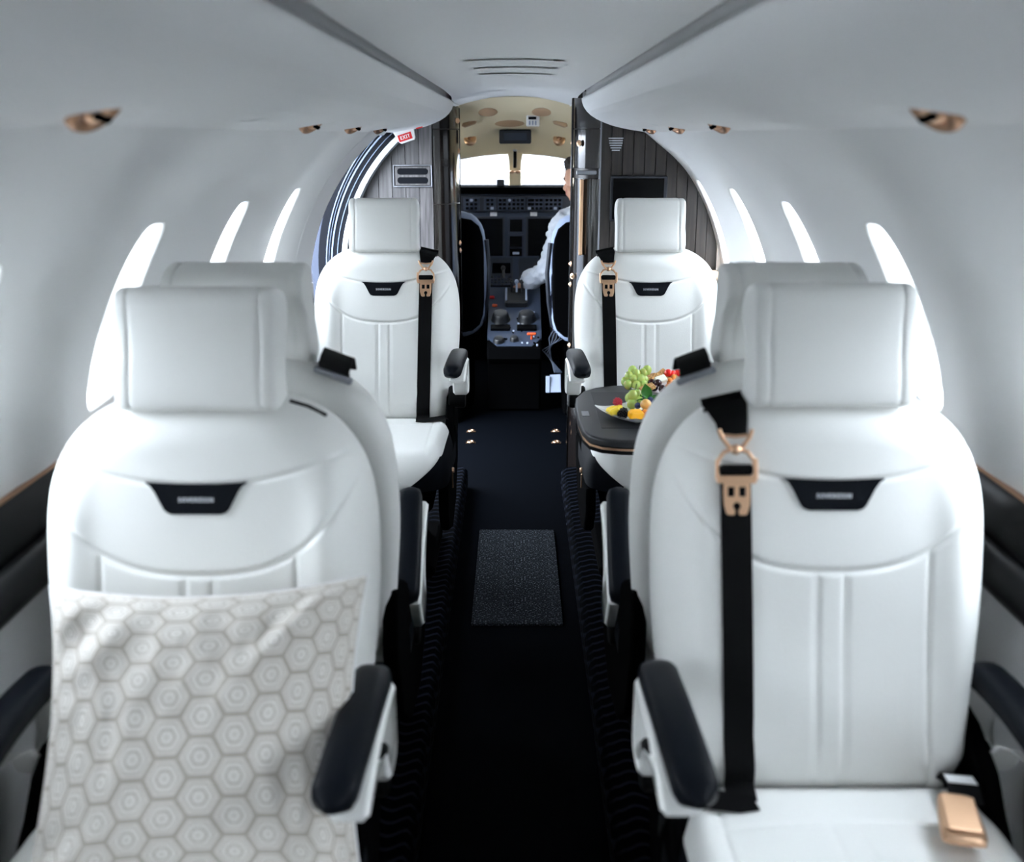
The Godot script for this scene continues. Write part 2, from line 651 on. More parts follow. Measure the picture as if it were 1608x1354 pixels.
		curve.add_point(Vector2(0.292, EYE + 0.225))
		curve.add_point(Vector2(0.291, EYE + 0.155))
		for i in 14:
			curve.add_point(prof[i])
		var under := curve.tessellate_even_length(6, 0.012)
		var stations := int((pe - AFT) / 0.02)
		var prow := []
		for i in stations + 1:
			var d := lerpf(AFT, pe - 0.008, float(i) / stations)
			var r := PackedVector3Array()
			for p in under:
				var up := 0.0
				for la in LIGHTS:
					if absf(d - la) < 0.2:
						up += 0.030 * exp(-pow((p.x - 0.478) / 0.030, 2.0) - pow((d - la) / 0.050, 2.0))
				r.append(Vector3(p.x, p.y + up, -d))
			prow.append(r)
		ps.grid(prow)
		struct("trim_%d" % (3 if side < 0 else 4), ps.mesh(), M.lining, "long white overhead service panel above the %s side windows" % ("entry-door" if side < 0 else "galley"), "overhead panel")
	# roof skin keeps the daylight out
	g = MB.new()
	var rr := []
	for d in [AFT - 0.1, 1.0, 3.0, 5.3]:
		var r := PackedVector3Array()
		for i in 33:
			var a := lerpf(0.80, PI - 0.80, i / 32.0)
			r.append(Vector3(0.99 * cos(a), YC + 0.99 * sin(a), -d))
		rr.append(r)
	g.grid(rr)
	struct("trim_5", g.mesh(), M.black, "fuselage skin above the cabin ceiling", "roof")
	# ceiling: shallow arch, arching higher at the entry
	g = MB.new()
	for lift in [0.0, 0.03]:
		rr = []
		for i in 41:
			var d := lerpf(AFT, 5.28, i / 40.0)
			var r := PackedVector3Array()
			var e := smoothstep(3.7, 4.9, d)
			for j in 25:
				var t := -1.0 + j / 12.0
				var hw := lerpf(0.256, 0.30, smoothstep(4.2, 4.9, d))
				r.append(Vector3(t * hw, EYE + 0.176 + 0.012 * e - (0.020 + 0.030 * e) * t * t + lift, -d))
			rr.append(r)
		g.grid(rr)
	var ce := struct("ceiling", g.mesh(), M.lining, "shallow arched off-white cabin ceiling between dark grooves", "ceiling")
	# ceiling service doors: thin raised plates with a gap round them
	for q in [[1.30, 0.125, 0.10], [2.62, 0.125, 0.10], [2.86, 0.118, 0.05], [3.15, 0.112, 0.06], [4.55, 0.06, 0.14]]:
		var pl := MB.new()
		for lift in [-0.0035, 0.001]:
			rr = []
			for i in 7:
				var r := PackedVector3Array()
				for j in 13:
					var t := -1.0 + j / 6.0
					var x: float = t * q[1] - (0.10 if q[0] > 4.0 else 0.0)
					var e := smoothstep(3.7, 4.9, q[0])
					var hw := lerpf(0.256, 0.30, smoothstep(4.2, 4.9, q[0]))
					var k := x / hw
					r.append(Vector3(x, EYE + 0.176 + 0.012 * e - (0.020 + 0.030 * e) * k * k + lift, -q[0] - q[2] * (i / 3.0 - 1.0)))
				rr.append(r)
			pl.grid(rr)
		part("access_panel", pl.mesh(), M.lining, ce)
	# vestibule ceilings beside the arch
	g = MB.new()
	g.box(Vector3(-0.62, EYE + 0.155, -4.95), Vector3(0.68, 0.03, 0.62), 0.0)
	g.box(Vector3(0.62, EYE + 0.155, -4.79), Vector3(0.68, 0.03, 1.05), 0.0)
	struct("trim_6", g.mesh(), M.lining, "low ceiling strips of the entry vestibule", "ceiling")
	g = MB.new()
	g.box(Vector3(0, EYE + 0.31, -5.30), Vector3(1.9, 0.20, 0.02), 0.0)
	struct("trim_10", g.mesh(), M.black, "dark frame closing the roof void above the cockpit doorway", "frame")
	# aft wall
	g = MB.new()
	g.box(Vector3(0, 0.9, -AFT + 0.05), Vector3(1.95, 1.9, 0.1), 0.0)
	struct("wall_aft", g.mesh(), M.lining, "aft cabin partition behind the camera", "wall")


func plan(m: MB) -> void:
	# prism drawn as a plan of (x, distance forward), pushed upward
	m.xf = Transform3D(Basis(Vector3(1, 0, 0), Vector3(0, 0, -1), Vector3(0, 1, 0)), Vector3.ZERO)


func boards(parent: Node3D, x0: float, x1: float, d: float, names: Array, wide: float) -> void:
	var cnt := int(round(absf(x1 - x0) / wide))
	for i in cnt:
		var a := lerpf(x0, x1, float(i) / cnt)
		var b := lerpf(x0, x1, float(i + 1) / cnt)
		var lo := minf(a, b) + 0.0008
		var hi := maxf(a, b) - 0.0008
		var poly := PackedVector2Array([Vector2(lo, 0.0), Vector2(hi, 0.0)])
		for q in [hi, lo]:
			poly.append(Vector2(q, YC + sqrt(maxf(0.0, 0.905 * 0.905 - q * q))))
		var m := MB.new()
		m.prism(poly, -d - 0.014, -d + 0.0012 * sin(i * 2.3), 0.0018)
		part("plank", m.mesh(), M[names[(i * 7 + i * i) % names.size()]], parent)


func build_bulkheads() -> void:
	# galley bulkhead with dark planks
	var g := MB.new()
	g.box(Vector3(0.62, 0.85, -4.295), Vector3(0.54, 1.74, 0.05), 0.0)
	var bk := struct("wall_galley", g.mesh(), M.matte, "dark brown wood-plank bulkhead on the galley side", "wall")
	boards(bk, 0.356, 0.905, 4.262, ["wood0", "wood1", "wood2", "wood1"], 0.045)
	# entry-side bulkhead further forward, grey ash planks
	g = MB.new()
	g.box(Vector3(-0.66, 0.85, -5.245), Vector3(0.50, 1.74, 0.05), 0.0)
	var bl := struct("wall_entry", g.mesh(), M.matte, "grey ash plank bulkhead forward of the entry door", "wall")
	boards(bl, -0.417, -0.905, 5.21, ["ash0", "ash1", "ash0", "ash1", "ash1"], 0.07)
	# glossy curved cabinets either side of the cockpit doorway
	M.woodgloss = M.wood1.duplicate()
	M.woodgloss.roughness = 0.16
	M.woodgloss.albedo_color = Color(0.60, 0.57, 0.56)
	M.woodgloss.clearcoat_enabled = true
	M.woodgloss.clearcoat = 1.0
	M.woodgloss.clearcoat_roughness = 0.06
	for s in [1.0, -1.0]:
		var d0: float = 4.25 if s > 0 else 5.20
		var xo: float = 0.352 if s > 0 else 0.413
		var xi: float = 0.247 if s > 0 else 0.288
		var cab := thing("galley_cabinet" if s > 0 else "forward_closet", "glossy dark wood galley cabinet with gold latches beside doorway" if s > 0 else "glossy dark wood closet with curved corner beside grey plank bulkhead", "cabinet", Vector3(s * 0.30, 0, -d0))
		cab.position = Vector3.ZERO
		var poly := PackedVector2Array()
		for i in 13:
			var a := PI / 2.0 * i / 12.0
			poly.append(Vector2(s * (xo - (xo - xi) * sin(a)), d0 + 0.16 * (1.0 - cos(a))))
		var de: float = 5.28 if s > 0 else 5.44
		poly.append(Vector2(s * (xi + 0.05), de))
		var xb: float = 0.59 if s > 0 else 0.44
		poly.append(Vector2(s * xb, de))
		poly.append(Vector2(s * xb, d0 + 0.08))
		poly.append(Vector2(s * xo, d0 + 0.08))
		var cuts := [[1.556, 1.70], [1.396, 1.553], [0.02, 1.355]] if s > 0 else [[1.56, 1.70], [1.19, 1.557], [0.02, 1.187]]
		for c in cuts:
			var m := MB.new()
			plan(m)
			m.prism(poly, c[0], c[1], 0.0015, 0.9)
			part("cabinet_front", m.mesh(), M.woodgloss, cab)
		var core := MB.new()
		plan(core)
		var inner := PackedVector2Array()
		for p in poly:
			inner.append(Vector2(s * 0.42 + (p.x - s * 0.42) * 0.97, lerpf(p.y, (d0 + de) / 2.0, 0.02)))
		core.prism(inner, 0.03, 1.69, 0.0, 0.9)
		part("carcass", core.mesh(), M.wood1, cab)
		if s > 0:
			var m := MB.new()
			plan(m)
			var small := PackedVector2Array()
			for p in poly:
				small.append(Vector2(p.x + 0.03, p.y + 0.02))
			m.prism(small, 1.354, 1.397, 0.0, 0.9)
			part("recess", m.mesh(), M.wood1, cab)
			m = MB.new()
			m.box(Vector3(0.300, 1.379, -4.268), Vector3(0.085, 0.018, 0.02), 0.004)
			part("pull_shelf", m.mesh(), M.steel, cab)
			m = MB.new()
			m.box(Vector3(0.281, 1.195, -4.272), Vector3(0.016, 0.315, 0.02), 0.003)
			part("gold_strip", m.mesh(), M.gold, cab)
			m = MB.new()
			m.box(Vector3(0.3545, 0.85, -4.256), Vector3(0.009, 1.70, 0.012), 0.002)
			part("edge_trim", m.mesh(), M.steel, cab)
		# gold latches and rosettes on the aisle corner
		var spots := [[0.268, 4.293, 1.497], [0.2465, 4.42, 1.497], [0.2465, 4.40, 0.985], [0.252, 4.33, 0.94], [0.2465, 4.40, 0.895], [0.2465, 4.40, 0.62]] if s > 0 else [[0.291, 5.30, 1.60], [0.29, 5.33, 1.45], [0.29, 5.33, 0.98], [0.29, 5.34, 0.94]]
		for q in spots:
			var k := MB.new()
			var nx := -0.75 if q[1] < 4.36 or q[1] < 5.31 and s < 0 else -0.98
			var nrm := Vector3(s * nx, 0, sqrt(1.0 - nx * nx))
			var b := Basis(nrm.cross(Vector3.UP).normalized(), nrm, nrm.cross(nrm.cross(Vector3.UP).normalized()))
			k.xf = Transform3D(b, Vector3(s * q[0], q[2], -q[1]) + nrm * -0.002)
			k.lathe(PackedVector2Array([Vector2(0, 0.010), Vector2(0.005, 0.008), Vector2(0.007, 0.006), Vector2(0.008, 0.005), Vector2(0.012, 0.005), Vector2(0.0135, 0.003), Vector2(0.0135, 0)]), 18)
			part("latch", k.mesh(), M.gold, cab)
	# door frame edges of the cockpit doorway
	for s in [1.0, -1.0]:
		g = MB.new()
		var x: float = 0.2475 if s > 0 else 0.2905
		var d: float = 4.405 if s > 0 else 5.385
		g.box(Vector3(s * x, 0.85, -d), Vector3(0.012, 1.66, 0.022), 0.003)
		struct("door_%d" % (1 if s > 0 else 2), g.mesh(), M.gloss, "black edge strip of the cockpit doorway on the %s side" % ("galley" if s > 0 else "closet"), "door frame")
	# entry door opening on the left: far jamb with rubber seal strips
	var jn := Node3D.new()
	jn.name = "door_3"
	add_child(jn)
	tag(jn, "open entry door jamb with striped dark rubber seals beside exit sign", "door frame")
	jn.set_meta("kind", "structure")
	var bands := [[0.858, 0.884, 5.085, "jamb"], [0.884, 0.906, 5.10, "rubber"], [0.906, 0.910, 5.094, "strip"], [0.910, 0.932, 5.105, "rubber"], [0.932, 0.940, 5.10, "strip"], [0.940, 0.950, 5.112, "rubber"], [0.950, 0.953, 5.105, "strip"], [0.953, 0.962, 5.118, "rubber"], [0.962, 0.968, 5.11, "strip"], [0.968, 1.01, 5.125, "rubber"], [1.01, 1.10, 5.135, "greyblue"]]
	for b in bands:
		var m := MB.new()
		var poly := PackedVector2Array()
		for i in 31:
			var a := lerpf(0.86, -0.62, i / 30.0)
			var wob: float = (0.007 * sin(a * 23.0) + 0.005 * sin(a * 41.0 + 1.0)) if b[0] > 1.0 else 0.0
			poly.append(Vector2(-(b[1] + wob) * cos(a), YC + (b[1] + wob) * sin(a)))
		for i in 31:
			var a := lerpf(-0.62, 0.86, i / 30.0)
			poly.append(Vector2(-b[0] * cos(a), YC + b[0] * sin(a)))
		m.prism(poly, -5.20, -b[2], 0.002, 0.6)
		part("frame" if b[3] == "jamb" else "seal_strip", m.mesh(), M[b[3]], jn)
	# lintel above the opening, behind the service panel
	g = MB.new()
	var rr := []
	for d in [4.10, 4.4, 4.8, 5.21]:
		var r := PackedVector3Array()
		for i in 9:
			var a := lerpf(0.80, 1.25, i / 8.0)
			r.append(Vector3(-0.93 * cos(a), YC + 0.93 * sin(a), -d))
		rr.append(r)
	g.grid(rr)
	struct("trim_7", g.mesh(), M.lining, "white lining above the entry door opening", "wall lining")
	# galley outer wall closes the right side of the vestibule
	g = MB.new()
	g.box(Vector3(0.90, 0.85, -4.79), Vector3(0.08, 1.72, 1.08), 0.0)
	struct("wall_vestibule", g.mesh(), M.lining, "outer wall behind the galley cabinet", "wall")


# ---------------------------------------------------------------- seats
const UPV := Vector3(0, 0.97437, -0.22495)     # up along the reclined back
const FWD := Vector3(0, 0.22495, 0.97437)      # out of the reclined back
const SEAT_H := 0.552


func bp(u: float, v: float, d: float) -> Vector3:
	return Vector3(u, SEAT_H, 0) + UPV * v - FWD * d


func w_back(v: float) -> float:
	var w: float
	if v < 0.36:
		w = lerpf(0.243, 0.266, smoothstep(0.0, 0.34, v))
	else:
		w = 0.266 * pow(maxf(0.0, 1.0 - pow((v - 0.36) / 0.275, 3.0)), 1.0 / 2.6)
	return w - 0.04 * (1.0 - smoothstep(-0.04, 0.05, v))


func w_cushion(z: float) -> float:
	var w := 0.252
	if z > 0.34:
		w = 0.252 * pow(maxf(0.0, 1.0 - pow((z - 0.34) / 0.16, 3.6)), 1.0 / 3.6)
	return w


func outline(wf: Callable, v0: float, v1: float) -> PackedVector2Array:
	var p := PackedVector2Array([Vector2(0, v0)])
	for i in 57:
		var t := i / 56.0
		var v := v0 + (v1 - v0) * lerpf(t, sin(t * PI / 2.0), 0.75)
		p.append(Vector2(wf.call(v), v))
	return p


func edge_dist(o: PackedVector2Array, q: Vector2) -> float:
	var best := 1e9
	for i in o.size() - 1:
		var a := o[i]
		var e := o[i + 1] - a
		var l := e.length_squared()
		var t := 0.0
		if l > 1e-14:
			t = clampf((q - a).dot(e) / l, 0.0, 1.0)
		best = minf(best, q.distance_squared_to(a + e * t))
	return sqrt(best)


func roll(dist: float, a: float, deep: float) -> float:
	if dist >= a:
		return 0.0
	var q := 1.0 - dist / a
	return deep * (1.0 - sqrt(maxf(0.0, 1.0 - q * q)))


func line_groove(x: float, s: float, deep: float) -> float:
	return deep * exp(-x * x / (2.0 * s * s))


func back_relief(u: float, v: float) -> float:
	# depth pushed into the back: stitched grooves, side bolsters raised
	var a := absf(u)
	var f1 := 0.483 + 1.0 * u * u
	var f2 := 0.345 + 0.9 * u * u + 30.0 * u * u * u * u
	var d := 0.0
	d += line_groove((v - f1) / sqrt(1.0 + 4.0 * u * u), 0.0028, 0.0032) * (1.0 - smoothstep(0.215, 0.25, a))
	var s2 := 1.8 * a + 120.0 * a * a * a
	d += line_groove((v - f2) / sqrt(1.0 + s2 * s2), 0.0030, 0.0042) * (1.0 - smoothstep(0.225, 0.25, a))
	if v < f2:
		var fade := smoothstep(0.0, 0.012, f2 - v)
		d += line_groove(a - (0.150 + 0.010 * smoothstep(0.12, 0.0, v)), 0.0028, 0.0036) * fade
		d += line_groove(a - 0.0200, 0.0024, 0.0024) * fade
		d += line_groove(a - 0.0265, 0.0020, 0.0012) * fade
	d -= 0.013 * exp(-pow((a - 0.205) / 0.036, 2.0)) * smoothstep(0.60, 0.40, v)
	d -= 0.010 * exp(-pow((v - 0.10) / 0.10, 2.0)) * (1.0 - smoothstep(0.12, 0.19, a))
	return d


func back_depth(o: PackedVector2Array, u: float, v: float, relief := true) -> float:
	var d := roll(edge_dist(o, Vector2(absf(u), v)), 0.095, 0.105)
	return d + (back_relief(u, v) if relief else 0.0)


func cushion_relief(u: float, z: float) -> float:
	var a := absf(u)
	var d := line_groove(a - (0.178 + 0.02 * z), 0.0030, 0.0036) * smoothstep(0.47, 0.42, z)
	d += line_groove(a - 0.020, 0.0024, 0.0022) * smoothstep(0.34, 0.30, z) * smoothstep(0.07, 0.09, z)
	d += line_groove(z - 0.075 - 0.6 * u * u, 0.0030, 0.0030) * (1.0 - smoothstep(0.17, 0.185, a))
	d -= 0.012 * exp(-pow((a - 0.215) / 0.03, 2.0)) * smoothstep(0.02, 0.10, z) * smoothstep(0.48, 0.40, z)
	return d


func cushion_pt(u: float, z: float, d: float) -> Vector3:
	return Vector3(u, SEAT_H + 0.002 + 0.022 * smoothstep(0.05, 0.42, z) - d, z)


func slab(wf: Callable, v0: float, v1: float, nu: int, nv: int, rollw: float, deep: float, relief: Callable, place: Callable, back: float) -> ArrayMesh:
	var o := outline(wf, v0, v1)
	var m := MB.new()
	for pass_ in 2:
		var cu := nu if pass_ == 0 else 20
		var cv := nv if pass_ == 0 else 56
		var rows := []
		for i in cv + 1:
			var t := float(i) / cv
			var v := v0 + (v1 - v0) * lerpf(t, sin(t * PI / 2.0), 0.75)
			var w: float = maxf(wf.call(v), 0.0)
			var half := PackedFloat32Array()
			for j in cu / 2 + 1:
				var x := float(j) / (cu / 2)
				var s := lerpf(x, sin(x * PI / 2.0), 0.7)
				half.append(s * w)
			var r := PackedVector3Array()
			r.resize(cu + 1)
			for j in cu / 2 + 1:
				var u := half[j]
				var e := edge_dist(o, Vector2(u, v))
				var d: float
				if pass_ == 0:
					d = roll(e, rollw, deep) + relief.call(u, v)
				else:
					d = back - roll(e, 0.05, back - deep)
				if j == cu / 2:
					d = deep
				r[cu / 2 + j] = place.call(u, v, d)
				r[cu / 2 - j] = place.call(-u, v, d)
			rows.append(r)
		m.grid(rows)
	return m.mesh()


func headrest_mesh() -> ArrayMesh:
	# side profile (out of the back, up along the back); front face, top roll, hollow back
	var prof := PackedVector2Array()
	for q in [[0.002, 0.608], [0.004, 0.64], [0.000, 0.68], [0.001, 0.72], [0.005, 0.755], [0.004, 0.771], [-0.004, 0.781], [-0.018, 0.787], [-0.040, 0.789], [-0.064, 0.788], [-0.082, 0.783], [-0.094, 0.772], [-0.099, 0.757], [-0.096, 0.741], [-0.087, 0.727], [-0.079, 0.71], [-0.077, 0.68], [-0.079, 0.65], [-0.084, 0.61], [-0.07, 0.598], [-0.03, 0.596], [-0.006, 0.598]]:
		prof.append(Vector2(q[0], q[1]))
	var c := Vector2(-0.04, 0.69)
	var rows := []
	for q in [[-0.1225, 0.013], [-0.1215, 0.008], [-0.1190, 0.0035], [-0.114, 0.0008], [-0.106, 0.0], [-0.1015, 0.0006], [-0.0995, 0.0028], [-0.0975, 0.0006], [-0.09, -0.0005], [-0.05, -0.0005], [0.0, 0.0], [0.05, -0.0005], [0.09, -0.0005], [0.0975, 0.0006], [0.0995, 0.0028], [0.1015, 0.0006], [0.106, 0.0], [0.114, 0.0008], [0.1190, 0.0035], [0.1215, 0.008], [0.1225, 0.013]]:
		var r := PackedVector3Array()
		for p in prof:
			var e := p - c
			var f: Vector2 = p - e.normalized() * q[1]
			r.append(bp(q[0], f.y, -f.x))
		rows.append(r)
	var m := MB.new()
	m.grid(rows, true)
	m.fan(rows[0], Vector3.LEFT)
	m.fan(rows[rows.size() - 1], Vector3.RIGHT)
	return m.mesh()


func wing_mesh(s: float) -> ArrayMesh:
	# navy leather wrapping the front corner of the cushion on side s
	var m := MB.new()
	var pts := PackedVector2Array()
	for i in 61:
		var t := i / 60.0
		var z := 0.02 + 0.48 * sin(t * PI / 2.0)
		var w := w_cushion(z)
		if z > 0.42 and w < 0.138:
			continue
		pts.append(Vector2(w, z))
	var rows := []
	var cnt := pts.size()
	for i in cnt:
		var e := (pts[mini(i + 1, cnt - 1)] - pts[maxi(i - 1, 0)]).normalized()
		var nrm := Vector2(e.y, -e.x)
		if nrm.x < 0:
			nrm = -nrm
		var t := float(i) / (cnt - 1)
		var a0 := deg_to_rad(lerpf(30.0, 91.0, pow(t, 4.5)))
		var r := PackedVector3Array()
		for j in 13:
			var f := j / 12.0
			var a := lerpf(a0, PI / 2.0, minf(f / 0.75, 1.0))
			var q := pts[i] - nrm * 0.055 * (1.0 - sin(a)) + nrm * 0.0035 * sin(a)
			var d := 0.10 * (1.0 - cos(a)) - 0.0035 * cos(a)
			d += maxf(0.0, f - 0.75) / 0.25 * (0.035 - 0.012 * t)
			if a0 > PI / 2.0:
				q += nrm * 0.0
			var p := cushion_pt(q.x, q.y, d)
			r.append(Vector3(p.x * s, p.y, p.z))
		rows.append(r)
	m.grid(rows)
	return m.mesh()


func armrest(parent: Node3D, s: float) -> Node3D:
	var a := Node3D.new()
	a.name = "armrest"
	parent.add_child(a, true)
	var key := "arm%d" % int(s)
	if not M.has(key):
		# pad: rounded bar, arched, tapering to a blunt tip
		var path := PackedVector3Array()
		var side := PackedVector3Array()
		var grow := PackedFloat32Array()
		for i in 21:
			var t := i / 20.0
			var z := lerpf(-0.03, 0.295, t)
			path.append(Vector3(s * (0.272 - 0.012 * t * t), 0.752 + 0.016 * sin(t * PI * 0.75) - 0.014 * t * t, z))
			side.append(Vector3.RIGHT)
			var e := 1.0
			if t < 0.10:
				e = sqrt(1.0 - pow(1.0 - t / 0.10, 2.0)) * 0.9 + 0.1
			if t > 0.88:
				e = sqrt(maxf(0.0, 1.0 - pow((t - 0.88) / 0.12, 2.0))) * 0.75 + 0.25
			grow.append(e)
		var sec := PackedVector2Array()
		for i in 20:
			var b := TAU * i / 20.0
			var k := pow(pow(absf(cos(b)), 3.2) + pow(absf(sin(b)), 3.2), -1.0 / 3.2)
			sec.append(Vector2(cos(b) * k * 0.030, sin(b) * k * 0.021))
		var m := MB.new()
		m.sweep(path, side, sec, false, true, grow)
		var b := MB.new()
		b.xf = Transform3D(Basis(Vector3(0, 0, 1), Vector3(0, 1, 0), Vector3(-1, 0, 0)), Vector3(s * 0.278, 0, 0))
		var pl := PackedVector2Array()
		for q in [[-0.02, 0.742], [0.06, 0.752], [0.14, 0.754], [0.22, 0.744], [0.262, 0.733], [0.274, 0.724], [0.272, 0.717], [0.26, 0.714], [0.20, 0.716], [0.14, 0.706], [0.105, 0.690], [0.085, 0.660], [0.075, 0.635], [0.060, 0.622], [0.03, 0.618], [-0.005, 0.622], [-0.02, 0.64]]:
			pl.append(Vector2(q[0], q[1]))
		b.prism(pl, -0.027, 0.027, 0.008, 0.6)
		var p := MB.new()
		p.xf = Transform3D(Basis(Vector3(0, 1, 0), Vector3(1, 0, 0), Vector3(0, 0, -1)), Vector3(s * 0.262, 0.60, 0.0))
		p.lathe(PackedVector2Array([Vector2(0, -0.03), Vector2(0.034, -0.03), Vector2(0.04, -0.024), Vector2(0.04, 0.024), Vector2(0.034, 0.03), Vector2(0, 0.03)]), 20)
		M[key] = [m.mesh(), b.mesh(), p.mesh()]
	part("pad", M[key][0], M.navy, a)
	part("arm_body", M[key][1], M.white, a)
	part("pivot", M[key][2], M.black, a)
	return a


func badge_mesh() -> ArrayMesh:
	var m := MB.new()
	m.xf = Transform3D(Basis(Vector3.RIGHT, UPV, FWD), bp(0, 0, 0))
	var poly := PackedVector2Array()
	for i in 7:
		var t := -1.0 + i / 3.0
		poly.append(Vector2(t * 0.078, 0.4865 + 0.003 * t * t))
	for q in [[0.070, 0.4835], [0.063, 0.473], [0.056, 0.459], [0.050, 0.4475], [0.045, 0.4425], [0.037, 0.440]]:
		poly.append(Vector2(q[0], q[1]))
	for q in [[0.037, 0.440], [0.045, 0.4425], [0.050, 0.4475], [0.056, 0.459], [0.063, 0.473], [0.070, 0.4835]]:
		poly.append(Vector2(-q[0], q[1]))
	m.prism(poly, -0.004, 0.0025, 0.0008, 0.6)
	return m.mesh()


func base_mesh() -> ArrayMesh:
	var m := MB.new()
	m.box(Vector3(0, 0.385, 0.21), Vector3(0.40, 0.09, 0.40), 0.02)
	m.box(Vector3(0, 0.24, 0.18), Vector3(0.30, 0.24, 0.30), 0.03)
	m.box(Vector3(0, 0.125, 0.18), Vector3(0.40, 0.05, 0.40), 0.015)
	return m.mesh()


func shell_mesh(side: float) -> ArrayMesh:
	# dark side shroud between cushion and back
	var m := MB.new()
	for s in [side]:
		m.xf = Transform3D(Basis(Vector3(0, 0, 1), Vector3(0, 1, 0), Vector3(-1, 0, 0)), Vector3(s * 0.238, 0, 0))
		var pl := PackedVector2Array()
		for q in [[-0.16, 0.66], [-0.06, 0.64], [0.02, 0.60], [0.06, 0.55], [0.12, 0.50], [0.28, 0.47], [0.42, 0.44], [0.43, 0.36], [0.36, 0.27], [0.22, 0.22], [0.02, 0.25], [-0.12, 0.36], [-0.18, 0.52]]:
			pl.append(Vector2(q[0], q[1]))
		m.prism(pl, -0.016, 0.016, 0.008, 0.6)
	return m.mesh()


func make_seat(called: String, label: String, x: float, d: float, turn: float, aisle: float, grp: String, arm_in := Transform3D.IDENTITY, arm_out := Transform3D.IDENTITY, lift := 0.0) -> Node3D:
	if not M.has("seat_back"):
		M.seat_back = slab(w_back, -0.035, 0.635, 220, 270, 0.095, 0.105, back_relief, bp, 0.155)
		M.seat_cushion = slab(w_cushion, -0.05, 0.50, 140, 150, 0.055, 0.10, cushion_relief, cushion_pt, 0.135)
		M.seat_head = headrest_mesh()
		M.seat_badge = badge_mesh()
		M.seat_base = base_mesh()
		M.shell_l = shell_mesh(-1.0)
		M.shell_r = shell_mesh(1.0)
		M.wing_l = wing_mesh(-1.0)
		M.wing_r = wing_mesh(1.0)
		M.back_o = outline(w_back, -0.035, 0.635)
	var t := thing(called, label, "seat", Vector3(x, lift, -d), grp, turn)
	part("backrest", M.seat_back, M.white, t)
	part("headrest", M.seat_head, M.white, t)
	part("cushion", M.seat_cushion, M.white, t)
	var w := part("side_wing", M.wing_r if aisle > 0 else M.wing_l, M.wing, t)
	w.set_meta("label", "navy leather wing on the cushion corner")
	part("side_wing", M.wing_l if aisle > 0 else M.wing_r, M.wing, t)
	var b := part("badge", M.seat_badge, M.navy, t)
	b.set_meta("label", "dark plate with silver lettering")
	lettering("SOVEREIGN", 0.0098, M.letter, b, Transform3D(Basis(Vector3.RIGHT, UPV, FWD), bp(0, 0.4625, -0.0028)))
	part("base", M.seat_base, M.matte, t)
	part("side_shroud", M.shell_l, M.matte, t)
	part("side_shroud", M.shell_r, M.matte, t)
	var a := armrest(t, aisle)
	a.transform = arm_in * a.transform
	a = armrest(t, -aisle)
	a.transform = arm_out * a.transform
	var k := MB.new()
	k.xf = Transform3D(Basis(Vector3(0, 1, 0), Vector3(aisle, 0, 0), Vector3(0, 0, 1)), Vector3(aisle * 0.253, 0.44, 0.24))
	k.lathe(PackedVector2Array([Vector2(0, 0.010), Vector2(0.008, 0.010), Vector2(0.010, 0.007), Vector2(0.010, -0.004)]), 14)
	k.xf = Transform3D(Basis.IDENTITY, Vector3(aisle * 0.256, 0.40, 0.235))
	k.box(Vector3.ZERO, Vector3(0.006, 0.05, 0.010), 0.002)
	part("recline_button", k.mesh(), M.gold, t)
	# slot in the shoulder for the belt
	var sl := MB.new()
	var uu := aisle * 0.158
	var o: PackedVector2Array = M.back_o
	var c := bp(uu, 0.603, back_depth(o, uu, 0.603) - 0.001)
	var c2 := bp(uu + aisle * 0.028, 0.588, back_depth(o, uu + aisle * 0.028, 0.588) - 0.001)
	var c0 := bp(uu - aisle * 0.028, 0.612, back_depth(o, uu - aisle * 0.028, 0.612) - 0.001)
	sl.sweep(PackedVector3Array([c0, c, c2]), PackedVector3Array([FWD, FWD, FWD]), PackedVector2Array([Vector2(-0.006, -0.002), Vector2(0.006, -0.002), Vector2(0.006, 0.002), Vector2(-0.006, 0.002)]))
	part("belt_slot", sl.mesh(), M.matte, t)
	return t


func tongue_mesh() -> MB:
	return MB.new()


